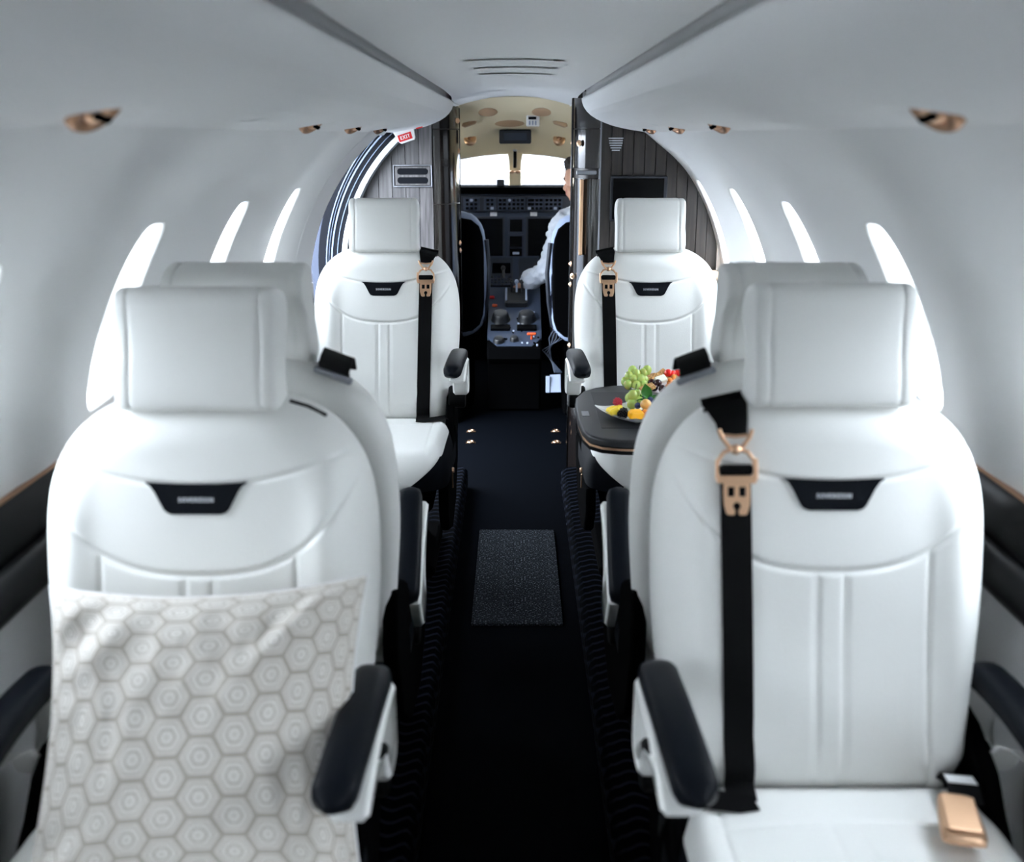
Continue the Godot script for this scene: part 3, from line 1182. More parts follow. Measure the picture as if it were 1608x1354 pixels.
func make_belt(x: float, d: float, s: float, label: String, lift := 0.0) -> Node3D:
	# s: side of the seat (local x) that faces the aisle
	var t := thing("seat_belt", label, "seat belt", Vector3(x, lift, -d), "shoulder belts on the seat backs")
	var o: PackedVector2Array = M.back_o
	var c := s * 0.152
	# webbing loop out of the shoulder slot
	var path := PackedVector3Array()
	var side := PackedVector3Array()
	for q in [[0.160, 0.615, 0.004], [0.158, 0.606, -0.010], [0.156, 0.595, -0.014], [0.154, 0.575, -0.010], [0.1535, 0.555, -0.007]]:
		path.append(bp(s * q[0], q[1], back_depth(o, s * q[0], q[1], false) + q[2]))
		side.append((Vector3.RIGHT - UPV * 0.30 * s * clampf((q[1] - 0.56) / 0.05, 0.0, 1.0)).normalized())
	var m := MB.new()
	var grow := PackedFloat32Array([1.25, 1.25, 1.2, 0.95, 0.82])
	m.sweep(path, side, PackedVector2Array([Vector2(-0.026, -0.002), Vector2(0.026, -0.002), Vector2(0.026, 0.002), Vector2(-0.026, 0.002)]), false, true, grow)
	part("shoulder_loop", m.mesh(), M.web, t)
	# frame for the metalwork lying on the back
	var vv := 0.53
	var dd := back_depth(o, c, 0.50, false) - 0.012
	var tilt := (bp(c, 0.555, back_depth(o, c, 0.555, false) - 0.010) - bp(c, 0.44, back_depth(o, c, 0.44, false) - 0.010)).normalized()
	var b := Basis(Vector3.RIGHT, tilt, Vector3.RIGHT.cross(tilt))
	var at := Transform3D(b, bp(c, 0.50, dd))
	m = MB.new()
	m.xf = at
	m.tube(PackedVector3Array([Vector3(-0.025, 0.064, 0), Vector3(-0.021, 0.052, 0), Vector3(-0.010, 0.038, 0), Vector3(0, 0.034, 0), Vector3(0.010, 0.038, 0), Vector3(0.021, 0.052, 0), Vector3(0.025, 0.064, 0)]), 0.0034, 8)
	m.tube(PackedVector3Array([Vector3(-0.025, 0.064, 0), Vector3(-0.02, 0.056, -0.003), Vector3(0, 0.054, -0.004), Vector3(0.02, 0.056, -0.003), Vector3(0.025, 0.064, 0)]), 0.0026, 8)
	m.ball(Vector3(0, 0.034, 0.001), Vector3(0.008, 0.008, 0.005))
	part("ring", m.mesh(), M.gold, t)
	m = MB.new()
	m.xf = at
	m.tube(PackedVector3Array([Vector3(-0.028, -0.010, 0), Vector3(-0.028, 0.016, 0), Vector3(-0.018, 0.030, 0), Vector3(-0.006, 0.034, 0), Vector3(0.006, 0.034, 0), Vector3(0.018, 0.030, 0), Vector3(0.028, 0.016, 0), Vector3(0.028, -0.010, 0)]), 0.0032, 8)
	m.box(Vector3(0, -0.011, 0.002), Vector3(0.060, 0.013, 0.007), 0.002)
	m.box(Vector3(s * -0.028, 0.004, 0.003), Vector3(0.008, 0.034, 0.009), 0.002)
	part("buckle_frame", m.mesh(), M.gold, t)
	m = MB.new()
	m.xf = at
	m.box(Vector3(0, 0.004, 0.003), Vector3(0.052, 0.015, 0.011), 0.004)
	part("webbing_roll", m.mesh(), M.web, t)
	# tongue: forked plate with two slots and a keyhole
	m = MB.new()
	m.xf = at
	m.box(Vector3(0, -0.019, 0.003), Vector3(0.040, 0.007, 0.003), 0.001)
	for bx in [-0.0168, 0.0, 0.0168]:
		m.box(Vector3(bx, -0.030, 0.003), Vector3(0.0066, 0.018, 0.003), 0.001)
	var key := PackedVector2Array()
	for q in [[-0.020, -0.037], [-0.0195, -0.050], [-0.016, -0.062], [-0.013, -0.065], [-0.005, -0.065], [-0.003, -0.063], [-0.003, -0.058]]:
		key.append(Vector2(q[0], q[1]))
	for i in 9:
		var an := -PI / 2.0 - 0.5 - (TAU - 1.0) * i / 8.0
		key.append(Vector2(cos(an) * 0.0062, -0.0515 + sin(an) * 0.0062))
	for q in [[0.003, -0.058], [0.003, -0.063], [0.005, -0.065], [0.013, -0.065], [0.016, -0.062], [0.0195, -0.050], [0.020, -0.037]]:
		key.append(Vector2(q[0], q[1]))
	m.prism(key, 0.0015, 0.0045, 0.0006, 0.7)
	part("tongue", m.mesh(), M.gold, t)
	# long strap down the back
	path = PackedVector3Array()
	side = PackedVector3Array()
	for i in 34:
		var f := i / 33.0
		var v := lerpf(0.505, 0.012, f)
		var u := s * lerpf(0.152, 0.139, f)
		path.append(bp(u, v, back_depth(o, u, v, false) - 0.007 - 0.004 * sin(f * PI) - 0.012 * smoothstep(0.85, 1.0, f)))
		side.append(Vector3.RIGHT)
	path.append(Vector3(s * 0.139, SEAT_H + 0.004, 0.030))
	side.append(Vector3.RIGHT)
	m = MB.new()
	m.strap(path, side, 0.047, 0.0022)
	part("strap", m.mesh(), M.web, t)
	# lap end folded towards the aisle
	m = MB.new()
	path = PackedVector3Array()
	side = PackedVector3Array()
	for q in [[0.122, 0.006, 0.030], [0.150, 0.0065, 0.036], [0.19, 0.012, 0.036], [0.225, 0.016, 0.030], [0.252, -0.01, 0.022], [0.262, -0.05, 0.018]]:
		path.append(Vector3(s * q[0], SEAT_H + q[1], q[2]))
		side.append(Vector3(0.15 * s, 0, 1).normalized())
	m.strap(path, side, 0.047, 0.0022)
	part("lap_strap", m.mesh(), M.web, t)
	return t


func build_seats() -> void:
	var g := "white leather cabin seats"
	var R := 0.487
	var down := Transform3D(Basis(Vector3.RIGHT, -0.0), Vector3(0, -0.06, -0.10))
	make_seat("cabin_seat", "white leather seat with shoulder belt and loose gold buckle on cushion", R, 1.316, 0.0, -1.0, g, Transform3D.IDENTITY, down)
	make_seat("cabin_seat", "white leather seat with patterned pillow resting on it", -0.485, 1.312, 0.0, 1.0, g, Transform3D.IDENTITY, down, -0.006)
	# middle pair face forward; their aisle armrests are tipped down
	var tip := Transform3D(Basis(Vector3.RIGHT, deg_to_rad(-34.0)), Vector3.ZERO)
	var at := Vector3(0, 0.752, 0.295)
	for s in [1.0, -1.0]:
		var turned := Transform3D(Basis(Vector3.RIGHT, deg_to_rad(-34.0)), Vector3(-s * 0.026, 0, 0)) * Transform3D(Basis.IDENTITY, Vector3.ZERO)
		var pos := turned * at
		turned.origin += Vector3(0, 0.712 - pos.y, 0.30 - pos.z)
		make_seat("cabin_seat", "white leather seat turned away, its headrest right behind the belted seat" if s > 0 else "white leather seat turned away, its headrest right behind the pillow seat", s * 0.487, 1.957, PI, s, g, turned, down)
	make_seat("cabin_seat", "white leather seat with shoulder belt beside the dark fruit table", 0.485, 3.42, 0.0, -1.0, g, Transform3D(Basis.IDENTITY, Vector3(0, 0.03, -0.02)))
	make_seat("cabin_seat", "white leather seat with shoulder belt near the open entry door", -0.467, 3.42, 0.0, 1.0, g, Transform3D(Basis.IDENTITY, Vector3(0, 0.03, -0.02)))
	make_belt(R, 1.316, -1.0, "black shoulder belt with gold buckle on seat with loose cushion buckle")
	make_belt(0.485, 3.42, -1.0, "black shoulder belt with gold buckle on seat beside fruit table")
	make_belt(-0.467, 3.42, 1.0, "black shoulder belt with gold buckle on seat near entry door")
	# belt ends on the shoulders of the middle seats
	for s in [1.0, -1.0]:
		var t := thing("belt_end", "black belt webbing end on shoulder of the turned seat behind %s seat" % ("belted" if s > 0 else "pillow"), "belt", Vector3(s * 0.487, 0, -1.957), "belt ends of the turned seats", PI)
		var m := MB.new()
		var o: PackedVector2Array = M.back_o
		var path := PackedVector3Array()
		var side := PackedVector3Array()
		for q in [[0.172, 0.632, 0.150], [0.172, 0.638, 0.115], [0.170, 0.632, 0.075], [0.168, 0.615, 0.045], [0.166, 0.585, 0.030]]:
			path.append(bp(s * q[0], q[1], q[2] - 0.006))
			side.append((Vector3.RIGHT - UPV * 0.42 * s).normalized())
		m.strap(path, side, 0.056, 0.006)
		part("webbing", m.mesh(), M.web, t)
		m = MB.new()
		m.xf = Transform3D(Basis(Vector3.RIGHT - UPV * 0.42 * s, UPV, -FWD).orthonormalized(), bp(s * 0.172, 0.627, 0.146))
		m.box(Vector3.ZERO, Vector3(0.07, 0.012, 0.012), 0.003)
		part("guide", m.mesh(), M.steel, t)
	# loose buckle on the near right cushion
	var bk := thing("belt_buckle", "rose gold seat belt buckle on short black strap lying on cushion", "buckle", Vector3(R, 0, -1.316))
	var mm := MB.new()
	var yy := SEAT_H + 0.026
	var pth := PackedVector3Array([Vector3(0.196, yy - 0.04, -0.03), Vector3(0.193, yy + 0.008, 0.005), Vector3(0.188, yy + 0.014, 0.040), Vector3(0.18, yy + 0.008, 0.075)])
	var sd := PackedVector3Array()
	for p in pth:
		sd.append(Vector3(1, 0, 0.18).normalized())
	mm.strap(pth, sd, 0.048, 0.003)
	part("strap", mm.mesh(), M.web, bk)
	mm = MB.new()
	var p2 := PackedVector3Array([Vector3(0.193, yy + 0.0115, 0.012), Vector3(0.189, yy + 0.0165, 0.038)])
	mm.strap(p2, PackedVector3Array([sd[0], sd[0]]), 0.042, 0.001)
	part("care_label", mm.mesh(), M.sign, bk)
	mm = MB.new()
	mm.xf = Transform3D(Basis(Vector3.UP, -0.22) * Basis(Vector3.RIGHT, 0.08), Vector3(0.150, yy + 0.012, 0.118))
	var rows := []
	for q in [[-0.045, 0.021, 0.009], [-0.043, 0.024, 0.012], [-0.02, 0.027, 0.0135], [0.02, 0.030, 0.014], [0.036, 0.030, 0.011], [0.043, 0.028, 0.006], [0.045, 0.026, 0.003]]:
		var r := PackedVector3Array()
		for i in 20:
			var a := TAU * i / 20.0
			var k := pow(pow(absf(cos(a)), 4.0) + pow(absf(sin(a)), 4.0), -0.25)
			r.append(Vector3(cos(a) * k * q[1], sin(a) * k * q[2], q[0]))
		rows.append(r)
	mm.grid(rows, true)
	mm.fan(rows[0], Vector3(0, 0, -1))
	mm.fan(rows[6], Vector3(0, 0, 1))
	var body := part("buckle_body", mm.mesh(), M.gold, bk)
	var lid := MB.new()
	lid.xf = mm.xf
	lid.box(Vector3(0, 0.0145, 0.0), Vector3(0.046, 0.004, 0.072), 0.0018)
	part("release_lid", lid.mesh(), M.gold, body)
	build_pillow()


func build_pillow() -> void:
	# woven hexagon pattern, one repeat tiled
	var wpx := 256
	var hpx := 148
	var img := Image.create(wpx, hpx, false, Image.FORMAT_RGB8)
	var rng := RandomNumberGenerator.new()
	rng.seed = 11
	var light := Color(0.86, 0.845, 0.82)
	var mid := Color(0.77, 0.745, 0.71)
	var dark := Color(0.58, 0.54, 0.49)
	for yy in hpx:
		var streak := rng.randf()
		for xx in wpx:
			var best := 1e9
			for cx in [0.0, 0.5, 1.0]:
				for cy in [0.0, 0.5, 1.0]:
					if (cx == 0.5) != (cy == 0.5):
						continue
					var dx := absf(xx / float(wpx) - cx) * 1.732
					var dy := absf(yy / float(hpx) - cy)
					best = minf(best, maxf(dy, dy * 0.5 + dx * 0.866))
			var c := light
			var r := best / 0.5
			if r < 0.17:
				c = mid.lerp(light, 0.35)
			elif r < 0.32:
				c = light
			elif r < 0.44:
				c = mid.lerp(dark, 0.45)
			elif r < 0.62:
				c = light
			elif r < 0.72:
				c = mid.lerp(dark, 0.3)
			elif r < 0.86:
				c = light.lerp(mid, 0.3 * streak)
			else:
				c = mid.lerp(dark, 0.15 + 0.7 * streak)
			img.set_pixel(xx, yy, c.lerp(dark, 0.10 * rng.randf()))
	img.generate_mipmaps()
	var m := mat(Color.WHITE, 0.85)
	m.albedo_texture = ImageTexture.create_from_image(img)
	m.uv1_scale = Vector3(7.2, 12.5, 1)
	m.uv1_offset = Vector3(0.2, 0.1, 0)
	m.rim_enabled = true
	m.rim = 0.15
	M.pillow = m
	var nz := FastNoiseLite.new()
	nz.seed = 4
	nz.frequency = 2.2
	var b := MB.new()
	var n := 90
	var H := 0.228
	for f in [1.0, -1.0]:
		var rows := []
		for i in n + 1:
			var r := PackedVector3Array()
			for j in n + 1:
				var x := sin((float(j) / n - 0.5) * PI)
				var y := sin((float(i) / n - 0.5) * PI)
				var px := H * x * (1.0 - 0.105 * (1.0 - y * y))
				var py := H * y * (1.0 - 0.105 * (1.0 - x * x))
				var th := 0.078 * pow(maxf(0.0, (1.0 - x * x) * (1.0 - y * y)), 0.42)
				var e := (1.0 - x * x) * (1.0 - y * y)
				# folds running in from the corners and along the diagonal
				var fold := 0.0
				fold += 0.016 * exp(-pow((x - y * 0.9 + 0.05) / 0.10, 2.0)) * smoothstep(0.2, 0.9, maxf(x, y)) * smoothstep(1.0, 0.85, maxf(absf(x), absf(y)))
				fold += 0.010 * sin(11.0 * (x - y) + 2.0) * exp(-pow((absf(x) - 0.72) / 0.25, 2.0)) * exp(-pow((absf(y) - 0.72) / 0.25, 2.0))
				fold += 0.007 * nz.get_noise_2d(x * 1.6, y * 0.8) * smoothstep(0.0, 0.3, e)
				r.append(Vector3(px, py, f * (th + fold * smoothstep(0.0, 0.15, e))))
			rows.append(r)
		b.grid(rows)
	var piping := MB.new()
	var path := PackedVector3Array()
	for k in 4:
		for i in 12:
			var t := -1.0 + 2.0 * i / 12.0
			var e := 1.0 - 0.105 * (1.0 - t * t)
			var q: Vector2 = [Vector2(t, -e), Vector2(e, t), Vector2(-t, e), Vector2(-e, -t)][k]
			path.append(Vector3(q.x * H, q.y * H, 0))
	piping.tube(path, 0.0022, 6, true)
	var o := thing("throw_pillow", "square beige and white pillow with woven hexagon pattern leaning on seat", "pillow", Vector3(-0.432, SEAT_H + 0.170, -1.316 + 0.130))
	o.rotation = Vector3(deg_to_rad(-36.0), deg_to_rad(3.0), deg_to_rad(1.0))
	part("cover", b.mesh(), m, o)
	part("edge_seam", piping.mesh(), M.sign, o)


# ---------------------------------------------------------------- table and fruit
const TOP := 0.772


func build_table() -> void:
	var t := thing("tray_table", "dark slate leather tray table with gold edge pulled out from ledge", "table", Vector3(0.5, 0, -2.75))
	t.position = Vector3.ZERO
	var key := [[0.80, 2.45], [0.34, 2.444], [0.275, 2.448], [0.225, 2.463], [0.195, 2.495], [0.182, 2.55], [0.176, 2.66], [0.177, 2.80], [0.186, 2.90], [0.208, 2.965], [0.25, 3.012], [0.31, 3.04], [0.38, 3.05], [0.80, 3.05]]
	var poly := PackedVector2Array()
	for q in key:
		poly.append(Vector2(q[0], q[1]))
	var m := MB.new()
	plan(m)
	m.prism(poly, TOP - 0.024, TOP, 0.007, 0.6)
	part("table_top", m.mesh(), M.slate, t)
	m = MB.new()
	plan(m)
	var c := Vector2(0.55, 2.75)
	var small := PackedVector2Array()
	for p in poly:
		small.append(Vector2(p.x + (0.003 if p.x < 0.5 else 0.0), c.y + (p.y - c.y) * 0.992))
	m.prism(small, TOP - 0.030, TOP - 0.0235, 0.001, 0.6)
	part("gold_edge", m.mesh(), M.gold, t)
	m = MB.new()
	plan(m)
	m.prism(small, TOP - 0.040, TOP - 0.030, 0.001, 0.6)
	part("underside", m.mesh(), M.black, t)
	m = MB.new()
	plan(m)
	m.prism(PackedVector2Array([Vector2(0.235, 2.56), Vector2(0.76, 2.56), Vector2(0.76, 2.95), Vector2(0.235, 2.95)]), TOP - 0.001, TOP + 0.0012, 0.001)
	part("inlay", m.mesh(), M.slate_in, t)
	m = MB.new()
	m.box(Vector3(0.201, TOP + 0.0006, -2.705), Vector3(0.020, 0.0012, 0.05), 0.0003)
	part("silver_label", m.mesh(), M.steel, t)
	m = MB.new()
	m.box(Vector3(0.79, TOP - 0.06, -2.75), Vector3(0.05, 0.09, 0.40), 0.01)
	part("slide", m.mesh(), M.black, t)
	var pm := MB.new()
	for lift in [0.0, -0.006]:
		var rows := []
		for i in 25:
			var r := PackedVector3Array()
			for j in 25:
				var x := -1.0 + j / 12.0
				var z := -1.0 + i / 12.0
				var e := maxf(absf(x), absf(z))
				var cor := pow(x * x * z * z, 1.3)
				r.append(Vector3(x * 0.086, 0.010 + 0.010 * smoothstep(0.55, 1.0, e) + 0.012 * cor + lift * (1.0 if e < 0.97 else 0.3), z * 0.086))
			rows.append(r)
		pm.grid(rows)
	var foot := MB.new()
	foot.lathe(PackedVector2Array([Vector2(0.044, 0.006), Vector2(0.046, 0.0), Vector2(0.042, 0.0), Vector2(0.040, 0.006)]), 28)
	for q in [[0.345, 2.665, 0.62, "square white plate of berries, mango and mint on tray table"], [0.440, 2.945, 0.5, "square white plate of grapes, crackers and cheese on tray table"]]:
		var pl := thing("plate", q[3], "plate", Vector3(q[0], TOP, -q[1]), "", q[2])
		part("dish", pm.mesh(), M.porcelain, pl)
		part("foot_ring", foot.mesh(), M.porcelain, pl)
	build_fruit()


func fruit_ball(called: String, label: String, cat: String, grp: String, at: Vector3, r: Vector3, m: Material, bumps := 0.0, cells := 0) -> void:
	var b := MB.new()
	if cells > 0:
		# drupelets: small beads over a core
		b.ball(Vector3.ZERO, r * 0.85, 12, 8)
		for i in 7:
			var a := PI * (i + 0.5) / 7.0
			var cnt := maxi(1, int(round(cells * sin(a))))
			for j in cnt:
				var g := TAU * (j + 0.5 * (i % 2)) / cnt
				b.ball(Vector3(sin(a) * cos(g) * r.x, cos(a) * r.y, sin(a) * sin(g) * r.z) * 0.86, Vector3.ONE * r.x * 0.30, 7, 5)
	else:
		b.ball(Vector3.ZERO, r, 16, 11)
	var o := solo(called, b.mesh(), m, label, cat, grp)
	o.position = at
	o.rotation = Vector3(at.x * 37.0, at.z * 53.0, at.y * 29.0)


func chunk(called: String, label: String, cat: String, grp: String, at: Vector3, s: Vector3, m: Material, rot: Vector3) -> void:
	var b := MB.new()
	b.box(Vector3.ZERO, s, minf(s.x, minf(s.y, s.z)) * 0.28)
	var o := solo(called, b.mesh(), m, label, cat, grp)
	o.position = at
	o.rotation = rot


func build_fruit() -> void:
	M.grape = mat(Color(0.66, 0.73, 0.38), 0.22)
	M.grape.subsurf_scatter_enabled = true
	M.grape.subsurf_scatter_strength = 0.25
	M.stem = mat(Color(0.35, 0.40, 0.16), 0.7)
	M.rasp = mat(Color(0.66, 0.07, 0.16), 0.4)
	M.blackberry = mat(Color(0.03, 0.02, 0.04), 0.4)
	M.blackberry.metallic_specular = 0.25
	M.blueberry = mat(Color(0.12, 0.17, 0.33), 0.6)
	M.mango = mat(Color(0.98, 0.70, 0.05), 0.4)
	M.pine = mat(Color(0.97, 0.84, 0.22), 0.45)
	M.melon = mat(Color(0.92, 0.52, 0.14), 0.4)
	M.physalis = mat(Color(0.86, 0.66, 0.36), 0.35)
	M.mint = mat(Color(0.13, 0.42, 0.08), 0.5)
	M.mint.backlight_enabled = true
	M.mint.backlight = Color(0.08, 0.2, 0.03)
	M.bread = mat(Color.WHITE, 0.85)
	M.bread.albedo_texture = noise_tex(0.06, 61, FastNoiseLite.TYPE_CELLULAR, 3, false, 1.0, ramp(Color(0.55, 0.36, 0.18), Color(0.76, 0.58, 0.36), Color(0.90, 0.78, 0.58)), 128)
	triplanar(M.bread, Vector3(14, 14, 14), false)
	M.cheese = mat(Color(0.95, 0.93, 0.86), 0.5)
	M.cherry = mat(Color(0.16, 0.02, 0.03), 0.12)
	M.straw = mat(Color(0.86, 0.10, 0.07), 0.3)
	M.nut = mat(Color(0.86, 0.50, 0.16), 0.5)
	var y := TOP + 0.012
	# grape bunches
	var gm := MB.new()
	gm.ball(Vector3.ZERO, Vector3(0.0142, 0.0160, 0.0142), 16, 11)
	var gmesh := gm.mesh()
	var bunches := [
		["small bunch of green grapes beside mint leaves", Vector3(0.333, y + 0.015, -2.715), [[0, 0, 0], [0.020, 0.006, 0.002], [-0.004, 0.012, -0.020], [0.016, 0.022, -0.014], [0.002, 0.024, -0.004], [0.010, -0.004, -0.026]]],
		["larger bunch of green grapes beside crackers", Vector3(0.372, y + 0.014, -2.955), [[-0.024, 0, 0.012], [0, 0, 0.022], [0.022, 0, 0.020], [-0.030, 0.004, -0.012], [-0.008, 0.014, 0.004], [0.014, 0.016, 0.006], [0.026, 0.010, -0.006], [-0.020, 0.022, -0.008], [0.002, 0.028, -0.010], [0.024, 0.030, -0.014], [-0.008, 0.036, -0.024], [0.036, 0.038, -0.020], [0.018, 0.006, -0.026], [-0.012, 0.004, -0.030]]],
	]
	for q in bunches:
		var o := thing("grape_bunch", q[0], "grapes", q[1], "green grapes on the plates")
		for p in q[2]:
			var g := part("grape", gmesh, M.grape, o)
			g.position = Vector3(p[0], p[1], p[2])
		var st := MB.new()
		st.tube(PackedVector3Array([Vector3(-0.01, 0.0, 0.0), Vector3(0.0, 0.016, -0.008), Vector3(0.010, 0.036, -0.016), Vector3(0.014, 0.054, -0.018)]), 0.0014, 6)
		part("stalk", st.mesh(), M.stem, o)
	fruit_ball("raspberry", "red raspberry beside yellow pineapple piece", "raspberry", "", Vector3(0.290, y + 0.026, -2.692), Vector3(0.012, 0.016, 0.012), M.rasp, 0.0, 9)
	for p in [[0.277, 0.012, 2.640], [0.288, 0.010, 2.675], [0.272, 0.010, 2.665]]:
		chunk("pineapple_chunk", "pale yellow pineapple chunk under the raspberry", "fruit", "pineapple chunks on the plate", Vector3(p[0], y + p[1], -p[2]), Vector3(0.026, 0.020, 0.030), M.pine, Vector3(0.3, p[2] * 9.0, 0.2))
	for p in [[0.296, 2.612], [0.301, 2.632]]:
		fruit_ball("blackberry", "black blackberry at the plate rim", "blackberry", "blackberries on the plate", Vector3(p[0], y + 0.013, -p[1]), Vector3(0.0125, 0.0145, 0.0125), M.blackberry, 0.0, 9)
	chunk("mango_chunk", "deep yellow mango chunk beside the blackberries", "fruit", "", Vector3(0.331, y + 0.015, -2.600), Vector3(0.042, 0.028, 0.030), M.mango, Vector3(0.15, 0.25, -0.06))
	for p in [[0.344, 0.022, 2.668], [0.362, 0.008, 2.588], [0.383, 0.030, 2.700], [0.357, 0.010, 2.640]]:
		fruit_ball("blueberry", "dark blue blueberry among the fruit", "blueberry", "blueberries on the plate", Vector3(p[0], y + p[1], -p[2]), Vector3.ONE * 0.0092, M.blueberry)
	fruit_ball("physalis", "pale orange physalis berry on top of melon", "fruit", "", Vector3(0.364, y + 0.030, -2.652), Vector3.ONE * 0.0155, M.physalis)
	for p in [[0.362, 0.012, 2.618], [0.385, 0.012, 2.625]]:
		chunk("melon_chunk", "orange melon chunk under the physalis", "fruit", "melon chunks on the plate", Vector3(p[0], y + p[1], -p[2]), Vector3(0.030, 0.024, 0.026), M.melon, Vector3(0.2, p[0] * 8.0, 0.1))
	# mint sprig
	var mint := thing("mint_sprig", "green mint sprig standing on fruit plate", "mint", Vector3(0.374, y + 0.016, -2.722))
	for q in [[0.0, 0.030, 0.0, 0.030, 0.2], [-0.022, 0.012, 0.004, 0.026, 1.1], [0.020, 0.010, 0.006, 0.026, -1.0], [-0.012, 0.006, 0.020, 0.022, 1.3], [0.012, 0.004, 0.022, 0.022, -1.2], [0.004, 0.020, -0.014, 0.026, -0.4]]:
		var lf := MB.new()
		var rows := []
		for i in 9:
			var t := i / 8.0
			var w: float = 0.52 * sin(PI * pow(t, 0.8)) * q[3] + 0.0002
			var r := PackedVector3Array()
			for j in 7:
				var x := -1.0 + j / 3.0
				r.append(Vector3(x * w, (t - 0.4) * q[3] * 1.4, 0.004 * x * x + 0.006 * t * t + 0.0012 * sin(t * 22.0) * absf(x)))
			rows.append(r)
		lf.grid(rows)
		var o := part("leaf", lf.mesh(), M.mint, mint)
		o.position = Vector3(q[0], q[1], q[2])
		o.rotation = Vector3(-0.35, q[0] * 14.0, q[4])
	# second plate: crackers, cheese, cherries, strawberries, nuts
	for p in [[0.440, 0.020, 2.985, 0.3, 0.5], [0.462, 0.024, 3.000, 1.1, 0.7], [0.415, 0.018, 2.990, -0.5, 0.4], [0.402, 0.008, 2.905, 0.2, 0.1], [0.485, 0.018, 2.985, 0.8, 0.4]]:
		chunk("cracker", "brown seeded cracker on the cheese plate", "cracker", "crackers on the cheese plate", Vector3(p[0], y + p[1] + 0.006, -p[2]), Vector3(0.044, 0.010, 0.036), M.bread, Vector3(p[4], p[3], 0.35))
	chunk("cheese_wedge", "white cheese wedge between crackers and dark cherries", "cheese", "", Vector3(0.447, y + 0.030, -2.945), Vector3(0.036, 0.014, 0.028), M.cheese, Vector3(0.5, 0.4, 0.3))
	for p in [[0.424, 0.013, 2.912], [0.446, 0.012, 2.900], [0.435, 0.024, 2.922], [0.418, 0.022, 2.935]]:
		fruit_ball("cherry", "glossy dark cherry below the cheese wedge", "cherry", "cherries on the cheese plate", Vector3(p[0], y + p[1], -p[2]), Vector3(0.0125, 0.0115, 0.0125), M.cherry)
	for p in [[0.512, 0.024, 3.005], [0.530, 0.024, 3.015], [0.497, 0.030, 2.995]]:
		fruit_ball("strawberry", "red strawberry piece behind the crackers", "strawberry", "strawberries on the cheese plate", Vector3(p[0] - 0.02, y + p[1] + 0.008, -p[2]), Vector3(0.013, 0.016, 0.013), M.straw)
	for p in [[0.468, 0.014, 2.925], [0.474, 0.014, 2.945], [0.490, 0.030, 2.975], [0.462, 0.008, 2.905], [0.478, 0.024, 2.960]]:
		fruit_ball("cashew", "orange roasted nut beside the cherries", "nut", "nuts on the cheese plate", Vector3(p[0], y + p[1], -p[2]), Vector3(0.010, 0.007, 0.007), M.nut)
	var gl := MB.new()
	gl.ball(Vector3.ZERO, Vector3(0.016, 0.004, 0.011), 12, 6)
	for p in [[0.532, 3.000], [0.520, 2.985]]:
		var o := solo("garnish_leaf", gl.mesh(), M.mint, "small green garnish leaf beside strawberries", "leaf", "garnish leaves on the cheese plate")
		o.position = Vector3(p[0], y + 0.044, -p[1])
		o.rotation = Vector3(0.5, p[0] * 9.0, 0.4)


